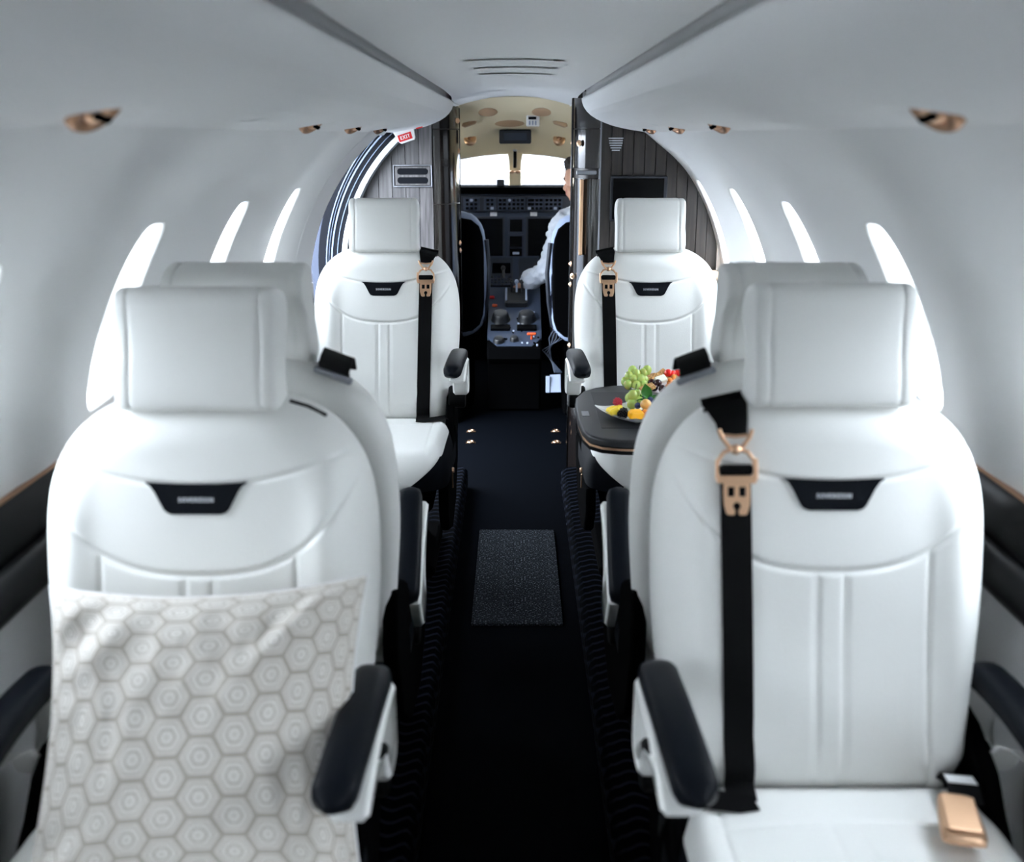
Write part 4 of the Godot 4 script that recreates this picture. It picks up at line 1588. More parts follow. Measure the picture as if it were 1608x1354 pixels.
# ---------------------------------------------------------------- fittings
func build_fittings() -> void:
	# carpeted plinths under the seats, aisle mat
	var wave := Image.create(128, 128, false, Image.FORMAT_RGB8)
	for yy in 128:
		for xx in 128:
			var w := sin(TAU * (yy / 32.0) + 1.4 * sin(TAU * xx / 64.0))
			var k := smoothstep(0.2, 0.95, w) * (0.65 + 0.35 * sin(xx * 2.7 + yy * 1.9))
			wave.set_pixel(xx, yy, Color(0.012, 0.016, 0.026).lerp(Color(0.135, 0.152, 0.20), k))
	wave.generate_mipmaps()
	M.wave = mat(Color.WHITE, 0.95)
	M.wave.metallic_specular = 0.06
	M.wave.albedo_texture = ImageTexture.create_from_image(wave)
	triplanar(M.wave, Vector3(6, 6, 6))
	for s in [1.0, -1.0]:
		var b := MB.new()
		b.box(Vector3(s * 0.535, 0.05, -(4.24 + AFT) / 2.0), Vector3(0.65, 0.10, 4.24 - AFT), 0.02)
		struct("baseboard_%s" % ("right" if s > 0 else "left"), b.mesh(), M.wave, "raised navy wave-patterned carpet plinth under the %s seats" % ("galley side" if s > 0 else "entry side"), "carpet plinth")
	var rug := MB.new()
	rug.box(Vector3(0.01, 0.005, -3.30), Vector3(0.30, 0.012, 0.80), 0.004)
	solo("aisle_mat", rug.mesh(), M.rug, "short grey flecked mat in the dark aisle", "mat")
	for q in [[-0.232, 5.10], [-0.226, 4.90], [0.222, 5.10], [0.216, 4.90]]:
		var r := MB.new()
		var p := PackedVector3Array()
		for i in 16:
			p.append(Vector3(cos(TAU * i / 16.0) * 0.014, 0.0, sin(TAU * i / 16.0) * 0.014))
		r.tube(p, 0.006, 8, true)
		r.box(Vector3(0, -0.004, 0), Vector3(0.05, 0.004, 0.02), 0.001)
		var o := solo("floor_ring", r.mesh(), M.gold, "small gold tie-down ring on the floor beside the %s" % ("galley cabinet" if q[0] > 0.0 else "forward closet"), "ring", "gold floor rings by the doorway")
		o.position = Vector3(q[0], 0.006, -q[1])
	# reading lights in the overhead panels
	for s in [1.0, -1.0]:
		for k in 4:
			var d: float = LIGHTS[k]
			var t := thing("reading_light", "rose gold reading light in %s side overhead panel, %s" % ["galley" if s > 0 else "entry", ["above near seat", "above table bay", "above forward seat", "at forward end"][k]], "reading light", V(s * 0.497, 0.036, d), "rose gold overhead reading lights")
			var nrm := Vector3(-s * 0.62, -0.76, 0.20).normalized()
			var bx := nrm.cross(Vector3(0, 0, 1)).normalized()
			var b := Basis(bx, nrm, bx.cross(nrm))
			t.position += nrm * 0.012
			var m := MB.new()
			m.xf = Transform3D(b, Vector3.ZERO)
			m.lathe(PackedVector2Array([Vector2(0.019, -0.006), Vector2(0.021, 0.0), Vector2(0.025, 0.004), Vector2(0.033, 0.004), Vector2(0.037, 0.0), Vector2(0.038, -0.008), Vector2(0.034, -0.022)]), 28)
			part("bezel", m.mesh(), M.gold_dark, t)
			m = MB.new()
			m.xf = Transform3D(b, Vector3.ZERO)
			m.ball(Vector3(0, -0.004, 0), Vector3(0.019, 0.016, 0.019), 16, 10)
			part("eyeball", m.mesh(), M.gold, t)
			m = MB.new()
			m.xf = Transform3D(b, Vector3.ZERO)
			m.box(Vector3(0.0, 0.011, 0.0), Vector3(0.010, 0.006, 0.032), 0.002)
			part("slot", m.mesh(), M.matte, t)
	# exit sign at the forward end of the left overhead panel
	var ex := thing("exit_sign", "small white exit sign with red lettering under the overhead panel end", "sign", V(-0.487, -0.006, 4.60))
	ex.rotation = Vector3(0, 0, 0.30)
	var m := MB.new()
	m.prism(PackedVector2Array([Vector2(-0.050, 0.040), Vector2(-0.034, -0.018), Vector2(-0.026, -0.026), Vector2(0.034, -0.026), Vector2(0.042, -0.018), Vector2(0.050, 0.040)]), -0.012, 0.0, 0.003)
	part("plate", m.mesh(), M.sign, ex)
	m = MB.new()
	m.box(Vector3(-0.002, -0.002, 0.001), Vector3(0.062, 0.030, 0.002), 0.0006)
	part("red_field", m.mesh(), M.red, ex)
	lettering("EXIT", 0.022, M.sign, ex, Transform3D(Basis.IDENTITY, Vector3(-0.002, -0.002, 0.0026)), 0.001)
	# little placards on the end of the left overhead panel
	m = MB.new()
	m.box(Vector3.ZERO, Vector3(0.030, 0.007, 0.002), 0.0005)
	var o := solo("red_placard", m.mesh(), M.red, "tiny red placard on the overhead panel nose", "placard")
	o.position = V(-0.415, 0.0308, 4.50)
	o.rotation = Vector3(0.2, 0, 0.25)
	# monitor on the dark bulkhead
	var mon := thing("monitor", "black wall monitor with blue-grey frame on dark plank bulkhead", "monitor", V(0.517, -0.255, 4.25))
	m = MB.new()
	m.box(Vector3(0, 0, 0.004), Vector3(0.236, 0.185, 0.02), 0.004)
	part("frame", m.mesh(), M.panel_dark, mon)
	m = MB.new()
	m.box(Vector3(-0.002, -0.001, 0.0145), Vector3(0.212, 0.167, 0.003), 0.001)
	part("screen", m.mesh(), M.screen, mon)
	# placard with small printed lines on the bulkhead
	var pc := thing("wall_placard", "small white printed notice on dark plank bulkhead above monitor", "placard", V(0.417, -0.037, 4.246))
	for i in 6:
		m = MB.new()
		m.box(Vector3(0, 0.024 - i * 0.0095, 0), Vector3([0.062, 0.058, 0.056, 0.050, 0.044, 0.034][i], 0.0048, 0.001), 0.0002)
		part("printed_line", m.mesh(), M.letter, pc)
	# vent on the ash bulkhead
	var vt := thing("wall_vent", "silver framed air vent with two dark slots on grey planks", "vent", V(-0.519, -0.20, 5.205))
	m = MB.new()
	for q in [[0, 0.052, 0.20, 0.007], [0, -0.052, 0.20, 0.007], [-0.0965, 0, 0.007, 0.111], [0.0965, 0, 0.007, 0.111]]:
		m.box(Vector3(q[0], q[1], 0.004), Vector3(q[2], q[3], 0.014), 0.004)
	part("frame", m.mesh(), M.steel, vt)
	m = MB.new()
	m.box(Vector3(0, 0, 0.001), Vector3(0.178, 0.090, 0.006), 0.001)
	part("face_plate", m.mesh(), M.ash0, vt)
	for yy in [0.022, -0.022]:
		m = MB.new()
		var pl := PackedVector2Array()
		for i in 24:
			var a := TAU * i / 24.0
			pl.append(Vector2((0.062 if cos(a) > 0 else -0.062) + 0.0165 * cos(a), yy + 0.0165 * sin(a)))
		m.prism(pl, 0.0, 0.007, 0.001, 0.6)
		part("slot", m.mesh(), M.rubber, vt)
	# side cabinet and magazine rack beside the forward right seat
	var rk := thing("side_console", "tan topped side console with white literature pocket beside forward seat", "console", Vector3.ZERO)
	m = MB.new()
	m.box(Vector3(0.815, 0.955, -4.10), Vector3(0.10, 0.05, 0.28), 0.012)
	part("tan_top", m.mesh(), M.tan, rk)
	m = MB.new()
	m.box(Vector3(0.812, 0.52, -4.12), Vector3(0.09, 0.80, 0.22), 0.01)
	part("body", m.mesh(), M.black, rk)
	m = MB.new()
	m.box(Vector3(0.808, 0.62, -3.985), Vector3(0.07, 0.36, 0.02), 0.005)
	part("pocket", m.mesh(), M.seal, rk)


# ---------------------------------------------------------------- cockpit
func liner_y(d: float) -> float:
	if d < 5.3:
		return 0.185
	return 0.185 - 0.35 * (d - 5.3) if d < 5.7 else 0.045 - 0.29 * (d - 5.7)


func ped_h(d: float) -> float:
	return 0.80 - 0.4222 * (6.2 - d)


func build_cockpit() -> void:
	# beige headliner
	var g := MB.new()
	for lift in [0.0, 0.03]:
		var rr := []
		for i in 15:
			var d := lerpf(5.24, 6.24, i / 14.0)
			var r := PackedVector3Array()
			for j in 21:
				var t := -1.0 + j / 10.0
				r.append(Vector3(t * 0.82, EYE + liner_y(d) - 0.20 * t * t + lift, -d))
			rr.append(r)
		g.grid(rr)
	struct("ceiling_cockpit", g.mesh(), M.beige, "beige cockpit headliner sloping down to the windscreen", "ceiling")
	# tan pads let into the headliner
	for q in [[-0.145, 5.48, 0.055, 0.06, "tan oval headliner pad on the closet side"], [0.145, 5.48, 0.055, 0.06, "tan oval headliner pad on the galley side"], [-0.030, 5.655, 0.085, 0.05, "wide tan headliner pad behind the overhead display"]]:
		var m := MB.new()
		m.ball(Vector3.ZERO, Vector3(q[2], 0.010, q[3]), 22, 8)
		var o := solo("headliner_pad", m.mesh(), M.tan, q[4], "pad")
		o.position = Vector3(q[0], EYE + liner_y(q[1]) - 0.20 * pow(q[0] / 0.82, 2.0), -q[1])
		o.rotation.x = -0.33
	# overhead display, switch box, air outlets, grab handles
	var t := thing("overhead_display", "black overhead display box under the beige headliner", "display", V(0.003, -0.010, 5.76))
	var m := MB.new()
	m.box(Vector3.ZERO, Vector3(0.178, 0.074, 0.05), 0.006)
	part("housing", m.mesh(), M.panel_dark, t)
	m = MB.new()
	m.box(Vector3(0, 0.002, 0.026), Vector3(0.128, 0.040, 0.004), 0.001)
	part("screen", m.mesh(), M.panel, t)
	t = thing("switch_box", "small white overhead switch box with dark window", "switch box", V(0.098, 0.074, 5.55))
	m = MB.new()
	m.box(Vector3.ZERO, Vector3(0.072, 0.062, 0.03), 0.005)
	part("housing", m.mesh(), M.paint, t)
	m = MB.new()
	m.box(Vector3(-0.004, 0.012, 0.016), Vector3(0.042, 0.014, 0.004), 0.001)
	part("window", m.mesh(), M.rubber, t)
	for i in 3:
		m = MB.new()
		m.box(Vector3(-0.018 + i * 0.016, -0.012, 0.016), Vector3(0.008, 0.022, 0.006), 0.002)
		part("switch", m.mesh(), M.seal, t)
	for s in [1.0, -1.0]:
		t = thing("air_outlet", "gold cockpit air outlet on the %s side" % ("galley" if s > 0 else "closet"), "air outlet", V(s * 0.252, -0.020, 5.83), "gold cockpit air outlets")
		m = MB.new()
		m.xf = Transform3D(Basis(Vector3.RIGHT, 1.0), Vector3.ZERO)
		m.lathe(PackedVector2Array([Vector2(0.014, 0.006), Vector2(0.018, 0.010), Vector2(0.032, 0.006), Vector2(0.036, -0.004), Vector2(0.034, -0.02)]), 22)
		part("ring", m.mesh(), M.gold, t)
		m = MB.new()
		m.xf = Transform3D(Basis(Vector3.RIGHT, 1.0), Vector3.ZERO)
		m.ball(Vector3(0, 0.0, 0), Vector3(0.017, 0.014, 0.017), 14, 8)
		part("nozzle", m.mesh(), M.gold_dark, t)
		m = MB.new()
		m.ball(Vector3(0.0, 0.052, 0.03), Vector3(0.026, 0.018, 0.024), 14, 8)
		part("reading_lamp", m.mesh(), M.gold_dark, t)
		m = MB.new()
		m.xf = Transform3D(Basis(Vector3(0, 0, 1), -s * 0.32), V(s * 0.245, 0.060, 5.60))
		m.box(Vector3.ZERO, Vector3(0.085, 0.028, 0.05), 0.012)
		solo("grab_handle", m.mesh(), M.tan, "tan padded grab handle on the %s side headliner" % ("galley" if s > 0 else "closet"), "handle", "cockpit grab handles")
	# windscreen: two bright panes, beige post and frame
	for s in [1.0, -1.0]:
		var w := Node3D.new()
		w.name = "window_%d" % (31 if s > 0 else 32)
		add_child(w)
		tag(w, "bright cockpit windscreen pane on the %s side of the beige post" % ("galley" if s > 0 else "closet"), "windscreen")
		w.set_meta("kind", "structure")
		m = MB.new()
		for e in [0.0, 0.008]:
			m.face(V(s * 0.048, -0.110, 6.245 + e), V(s * 0.60, -0.150, 6.245 + e), V(s * 0.62, -0.46, 6.80 + e), V(s * 0.05, -0.42, 6.80 + e))
		part("pane", m.mesh(), M.pane, w)
	g = MB.new()
	var pp := PackedVector2Array([Vector2(-0.046, EYE - 0.09), Vector2(-0.036, EYE - 0.15), Vector2(-0.034, EYE - 0.19), Vector2(-0.034, EYE - 0.42), Vector2(0.040, EYE - 0.42), Vector2(0.040, EYE - 0.19), Vector2(0.042, EYE - 0.15), Vector2(0.052, EYE - 0.09)])
	g.prism(pp, -6.26, -6.21, 0.006)
	struct("trim_8", g.mesh(), M.beige, "beige windscreen centre post behind the compass", "post")
	g = MB.new()
	g.box(V(0, -0.100, 6.235), Vector3(1.3, 0.022, 0.03), 0.006)
	struct("trim_9", g.mesh(), M.beige, "beige windscreen header rail", "rail")
	for s in [1.0, -1.0]:
		g = MB.new()
		g.box(Vector3(s * 0.72, 1.17, -6.50), Vector3(0.10, 0.60, 0.56), 0.0)
		g.box(Vector3(s * 0.80, 0.59, -6.24), Vector3(0.06, 1.24, 2.0), 0.0)
		g.box(Vector3(s * 0.78, 1.42, -5.78), Vector3(0.06, 0.22, 1.1), 0.0)
		g.box(Vector3(s * 0.80, 0.85, -5.33), Vector3(0.20, 1.60, 0.06), 0.0)
		struct("wall_cockpit_%s" % ("right" if s > 0 else "left"), g.mesh(), M.beige, "beige cockpit side wall around the %s side window" % ("galley" if s > 0 else "closet"), "wall")
		var w := Node3D.new()
		w.name = "window_%d" % (33 if s > 0 else 34)
		add_child(w)
		tag(w, "cockpit side window on the %s side" % ("galley" if s > 0 else "closet"), "window")
		w.set_meta("kind", "structure")
		m = MB.new()
		for e in [0.0, 0.006]:
			m.face(Vector3(s * (0.80 + e), 1.03, -5.36), Vector3(s * (0.80 + e), 1.03, -6.22), Vector3(s * (0.80 + e), 1.32, -6.22), Vector3(s * (0.80 + e), 1.32, -5.36))
		part("pane", m.mesh(), M.pane, w)
	g = MB.new()
	g.box(Vector3(0, 0.50, -6.98), Vector3(1.70, 1.08, 0.20), 0.0)
	struct("wall_nose", g.mesh(), M.matte, "dark nose bulkhead ahead of the instrument panel", "wall")
	# compass on a stalk in front of the post
	t = thing("standby_compass", "slim black standby compass hanging on the windscreen post", "compass", V(0.002, -0.135, 6.15))
	m = MB.new()
	m.tube(PackedVector3Array([Vector3(0, 0.08, 0.0), Vector3(0, 0.03, 0), Vector3(0, -0.055, 0)]), 0.011, 10)
	part("stalk", m.mesh(), M.black, t)
	m = MB.new()
	m.ball(Vector3(0, 0.050, 0), Vector3(0.014, 0.014, 0.014), 12, 8)
	part("mount", m.mesh(), M.steel, t)
	m = MB.new()
	m.ball(Vector3(-0.018, -0.078, 0), Vector3(0.018, 0.010, 0.012), 12, 8)
	m.ball(Vector3(0.018, -0.078, 0), Vector3(0.018, 0.010, 0.012), 12, 8)
	part("lamp_pair", m.mesh(), M.gold, t)
	# small dark box on the glareshield
	m = MB.new()
	m.box(V(-0.085, -0.275, 6.16), Vector3(0.046, 0.036, 0.03), 0.004)
	solo("glareshield_unit", m.mesh(), M.panel_dark, "small dark box standing on the glareshield", "instrument")
	# glareshield hood
	g = MB.new()
	g.xf = Transform3D(Basis(Vector3(0, 0, -1), Vector3(0, 1, 0), Vector3(1, 0, 0)), Vector3.ZERO)
	var hood := PackedVector2Array()
	for q in [[6.12, EYE - 0.320], [6.125, EYE - 0.302], [6.15, EYE - 0.294], [6.30, EYE - 0.294], [6.86, EYE - 0.38], [6.86, EYE - 0.42], [6.30, EYE - 0.345], [6.14, EYE - 0.342]]:
		hood.append(Vector2(q[0], q[1]))
	g.prism(hood, -0.70, 0.70, 0.006, 0.6)
	solo("glareshield", g.mesh(), M.matte, "matte black glareshield hood above the instrument panel", "glareshield")
	build_panel()
	build_pedestal()
	for s in [1.0, -1.0]:
		build_crew_seat(s)
	# papers by the right crew seat
	t = thing("checklist_papers", "white folded papers tucked beside the crew seat near floor", "papers", Vector3(0.213, 0.222, -5.285))
	m = MB.new()
	m.box(Vector3(0.012, 0, 0), Vector3(0.058, 0.098, 0.006), 0.001)
	part("sheet", m.mesh(), M.seal, t).rotation = Vector3(-0.1, 0.0, 0.04)
	m = MB.new()
	m.box(Vector3(-0.030, -0.004, 0.004), Vector3(0.022, 0.092, 0.012), 0.002)
	part("folder", m.mesh(), M.seal, t)
	m = MB.new()
	for k in 5:
		m.tube(PackedVector3Array([Vector3(0.22 + 0.01 * k, 0.28, -5.30), Vector3(0.20 - 0.012 * k, 0.36 + 0.01 * k, -5.33), Vector3(0.19 + 0.02 * k, 0.46, -5.36), Vector3(0.24, 0.55, -5.38)]), 0.003, 6)
	solo("headset_cords", m.mesh(), M.panel, "tangle of thin dark headset cords above the papers", "cords")


func build_panel() -> void:
	var t := thing("instrument_panel", "blue-grey cockpit instrument panel with dark displays and switches", "instrument panel", V(0.0, 0.0, 6.20))
	var f := func(h): return h - EYE
	var m := MB.new()
	m.box(Vector3(0, f.call(0.93), -0.03), Vector3(1.44, 0.52, 0.05), 0.006)
	part("face_board", m.mesh(), M.panel, t)
	m = MB.new()
	m.box(Vector3(0, f.call(1.128), 0.004), Vector3(1.40, 0.096, 0.05), 0.004)
	var strip := part("switch_strip", m.mesh(), M.panel_dark, t)
	# rows of controllers, in bays
	var rng := RandomNumberGenerator.new()
	rng.seed = 5
	for b in [[-0.262, 0.10], [-0.150, 0.075], [-0.075, 0.055], [0.008, 0.115], [0.090, 0.03], [0.135, 0.085], [0.235, 0.11]]:
		m = MB.new()
		m.box(Vector3(b[0], f.call(1.126), 0.031), Vector3(b[1], 0.075, 0.006), 0.002)
		part("bay", m.mesh(), M.panel, strip)
		var cols := maxi(1, int(b[1] / 0.026))
		for i in cols:
			for j in 3:
				var x: float = b[0] + (i - (cols - 1) / 2.0) * 0.026
				var y: float = f.call(1.150 - 0.024 * j)
				m = MB.new()
				if rng.randf() < 0.4:
					m.xf = Transform3D(Basis(Vector3.RIGHT, PI / 2), Vector3(x, y, 0.036))
					m.lathe(PackedVector2Array([Vector2(0, 0.012), Vector2(0.006, 0.012), Vector2(0.008, 0.009), Vector2(0.009, 0)]), 10)
				else:
					m.box(Vector3(x, y, 0.036), Vector3(0.018, 0.015, 0.006), 0.0015)
				part("button", m.mesh(), M.seal if rng.randf() < 0.16 else M.screen, strip)
	for x in [-0.172, -0.102, -0.040, 0.058, 0.176]:
		m = MB.new()
		m.box(Vector3(x, f.call(1.128), 0.032), Vector3(0.004, 0.088, 0.004), 0.001)
		part("divider", m.mesh(), M.greyblue, strip)
	for x in [-0.129, 0.117]:
		m = MB.new()
		m.box(Vector3(x, f.call(1.066), -0.002), Vector3(0.042, 0.026, 0.004), 0.001)
		part("white_label", m.mesh(), M.paint, t)
	# displays
	for q in [[-0.158, 0.925, 0.176, 0.232], [0.168, 0.925, 0.176, 0.232], [-0.50, 0.925, 0.25, 0.232], [0.50, 0.925, 0.25, 0.232], [0.008, 0.996, 0.082, 0.080], [0.008, 0.899, 0.082, 0.072], [0.008, 0.833, 0.082, 0.052]]:
		m = MB.new()
		m.box(Vector3(q[0], f.call(q[1]), -0.002), Vector3(q[2] + 0.016, q[3] + 0.016, 0.012), 0.003)
		var bz := part("display_bezel", m.mesh(), M.greyblue if q[2] < 0.1 else M.panel_dark, t)
		m = MB.new()
		m.box(Vector3(q[0], f.call(q[1]), 0.004), Vector3(q[2] - 0.006, q[3] - 0.006, 0.004), 0.001)
		part("screen", m.mesh(), M.screen, bz)
	m = MB.new()
	m.box(Vector3(0.008, f.call(0.828), 0.008), Vector3(0.040, 0.014, 0.004), 0.001)
	part("legend", m.mesh(), M.seal, t)


func build_pedestal() -> void:
	var t := thing("centre_pedestal", "blue-grey cockpit pedestal with keypads, throttles and trim knobs", "pedestal", Vector3.ZERO)
	var m := MB.new()
	m.xf = Transform3D(Basis(Vector3(0, 0, -1), Vector3(0, 1, 0), Vector3(1, 0, 0)), Vector3.ZERO)
	m.prism(PackedVector2Array([Vector2(6.22, ped_h(6.22)), Vector2(6.22, 0.02), Vector2(5.50, 0.02), Vector2(5.42, 0.30), Vector2(5.28, 0.36), Vector2(5.28, ped_h(5.30)), Vector2(5.30, ped_h(5.30) + 0.004)]), -0.150, 0.150, 0.012)
	part("column", m.mesh(), M.matte, t)
	var sl := atan(0.4222)
	var place := func(x, d, up = 0.0): return Transform3D(Basis(Vector3.RIGHT, sl), Vector3(x, ped_h(d), -d) + Vector3(0, cos(sl), sin(sl)) * up)
	# deck plate, corners clipped towards the cabin
	m = MB.new()
	m.xf = place.call(0.0, 5.745) * Transform3D(Basis(Vector3(1, 0, 0), Vector3(0, 0, -1), Vector3(0, 1, 0)), Vector3.ZERO)
	m.prism(PackedVector2Array([Vector2(-0.150, 0.50), Vector2(-0.150, -0.40), Vector2(-0.095, -0.478), Vector2(0.095, -0.478), Vector2(0.150, -0.40), Vector2(0.150, 0.50)]), -0.01, 0.008, 0.003)
	var deck := part("deck_plate", m.mesh(), M.panel, t)
	# flight computer
	m = MB.new()
	m.xf = place.call(-0.080, 6.02, 0.012)
	m.box(Vector3.ZERO, Vector3(0.140, 0.016, 0.330), 0.004)
	var fms := part("flight_computer", m.mesh(), M.panel_dark, t)
	m = MB.new()
	m.xf = place.call(-0.080, 6.05, 0.020)
	m.box(Vector3.ZERO, Vector3(0.110, 0.006, 0.120), 0.002)
	part("screen", m.mesh(), M.screen, fms)
	for i in 6:
		for j in 4:
			m = MB.new()
			m.xf = place.call(-0.135 + 0.0215 * i, 5.955 - 0.028 * j, 0.022)
			m.box(Vector3.ZERO, Vector3(0.014, 0.008, 0.018), 0.002)
			part("key", m.mesh(), M.greyblue if (i + j) % 3 else M.knob, fms)
	m = MB.new()
	m.xf = place.call(0.085, 6.02, 0.012)
	m.box(Vector3.ZERO, Vector3(0.120, 0.016, 0.330), 0.004)
	part("flight_computer", m.mesh(), M.panel_dark, t)
	# speed-brake lever, throttles
	m = MB.new()
	m.tube(PackedVector3Array([Vector3(-0.062, ped_h(5.93), -5.93), Vector3(-0.068, 0.76, -5.97)]), 0.008, 10)
	m.ball(Vector3(-0.068, 0.765, -5.97), Vector3(0.013, 0.016, 0.013))
	part("lever", m.mesh(), M.knob, t)
	m = MB.new()
	m.xf = place.call(0.010, 5.735, 0.022)
	m.box(Vector3.ZERO, Vector3(0.132, 0.045, 0.165), 0.012)
	part("throttle_quadrant", m.mesh(), M.knob, t)
	for x in [-0.048, 0.068]:
		m = MB.new()
		m.xf = place.call(x, 5.735, 0.048)
		m.box(Vector3.ZERO, Vector3(0.012, 0.012, 0.13), 0.004)
		part("quadrant_rail", m.mesh(), M.seal, t)
	for x in [-0.018, 0.012, 0.042]:
		m = MB.new()
		m.xf = place.call(x, 5.76, 0.045)
		m.tube(PackedVector3Array([Vector3(0, 0, 0), Vector3(0, 0.035, -0.012), Vector3(0, 0.055, -0.02)]), 0.006, 8)
		m.ball(Vector3(0, 0.058, -0.02), Vector3(0.013, 0.012, 0.016))
		part("throttle_lever", m.mesh(), M.knob if x != 0.012 else M.seal, t)
	for q in [[-0.132, 5.755, "red"], [-0.114, 5.675, "orange"]]:
		m = MB.new()
		m.xf = place.call(q[0], q[1], 0.012)
		m.box(Vector3.ZERO, Vector3(0.030, 0.012, 0.022), 0.004)
		part("guarded_switch", m.mesh(), M[q[2]], t)
	# round trim controls, knobs, red handle
	for x in [-0.079, 0.068]:
		m = MB.new()
		m.xf = place.call(x, 5.545, 0.006)
		m.lathe(PackedVector2Array([Vector2(0.0, 0.050), Vector2(0.034, 0.050), Vector2(0.042, 0.044), Vector2(0.046, 0.030), Vector2(0.050, 0.006), Vector2(0.058, 0.0)]), 24)
		part("trim_knob", m.mesh(), M.knob, t)
		m = MB.new()
		m.xf = place.call(x, 5.46, 0.012)
		m.box(Vector3.ZERO, Vector3(0.110, 0.020, 0.050), 0.005)
		part("radio_panel", m.mesh(), M.screen, t)
	for q in [[-0.087, 5.345, 0.032], [-0.003, 5.355, 0.024]]:
		m = MB.new()
		m.xf = place.call(q[0], q[1], 0.006)
		m.lathe(PackedVector2Array([Vector2(0, 0.026), Vector2(q[2] * 0.7, 0.026), Vector2(q[2] * 0.85, 0.02), Vector2(q[2], 0.0)]), 18)
		part("knob", m.mesh(), M.knob, t)
	m = MB.new()
	m.xf = place.call(0.094, 5.365, 0.006)
	m.tube(PackedVector3Array([Vector3(0, 0, 0), Vector3(0, 0.032, 0)]), 0.006, 8)
	m.box(Vector3(0, 0.036, 0), Vector3(0.050, 0.012, 0.016), 0.004)
	part("red_handle", m.mesh(), M.orange, t)
	var rng := RandomNumberGenerator.new()
	rng.seed = 9
	for i in 26:
		m = MB.new()
		m.xf = place.call(rng.randf_range(-0.135, 0.135), rng.randf_range(5.30, 5.64), 0.008)
		m.box(Vector3.ZERO, Vector3(0.010, 0.010, 0.012), 0.002)
		part("small_switch", m.mesh(), M.seal if rng.randf() < 0.35 else M.screen, deck)


func build_crew_seat(s: float) -> void:
	var lab := "dark cockpit seat with grey fleece edge, occupied by the pilot" if s > 0 else "empty dark cockpit seat with pale fleece edge"
	var t := thing("crew_seat", lab, "cockpit seat", Vector3(s * (0.425 if s > 0 else 0.39), 0, -5.36 if s > 0 else -5.535))
	var nz := FastNoiseLite.new()
	nz.seed = 3
	nz.frequency = 30.0
	# fleece cover: rounded slab with a woolly surface
	var rows := []
	var m := MB.new()
	for i in 60:
		var a := TAU * i / 60.0
		var k := pow(pow(absf(cos(a)) / 0.235, 4.0) + pow(absf(sin(a)) / 0.35, 4.0), -0.25)
		var r := PackedVector3Array()
		for j in 11:
			var b := -PI / 2.0 + PI * j / 10.0
			var q := (k - 0.05) + 0.05 * cos(b)
			if j == 0 or j == 10:
				q = 0.01
			var p := Vector3(cos(a) * q, 0.78 + sin(a) * q, -0.02 - 0.055 * sin(b))
			p += Vector3(cos(a), sin(a), 0) * nz.get_noise_3d(p.x, p.y, p.z) * 0.012
			r.append(p)
		rows.append(r)
	m.grid(rows, false, true)
	part("fleece_cover", m.mesh(), M.fleece, t)
	m = MB.new()
	var pl := PackedVector2Array()
	for i in 40:
		var a := TAU * i / 40.0
		var k := pow(pow(absf(cos(a)) / 0.222, 5.0) + pow(absf(sin(a)) / 0.315, 5.0), -0.2)
		pl.append(Vector2(cos(a) * k, 0.785 + sin(a) * k))
	m.prism(pl, 0.04, 0.085, 0.012, 0.6)
	part("back_panel", m.mesh(), M.matte, t)
	m = MB.new()
	m.box(Vector3(0, 0.47, -0.24), Vector3(0.44, 0.10, 0.44), 0.03)
	part("seat_pan", m.mesh(), M.black, t)
	m = MB.new()
	m.box(Vector3(0, 0.22, -0.20), Vector3(0.30, 0.44, 0.30), 0.02)
	part("pedestal", m.mesh(), M.matte, t)
	m = MB.new()
	m.tube(PackedVector3Array([Vector3(-s * 0.235, 0.98, 0.03), Vector3(-s * 0.25, 0.82, 0.035), Vector3(-s * 0.24, 0.66, 0.02), Vector3(-s * 0.215, 0.52, -0.02)]), 0.012, 8)
	part("harness_strap", m.mesh(), M.panel_dark, t)


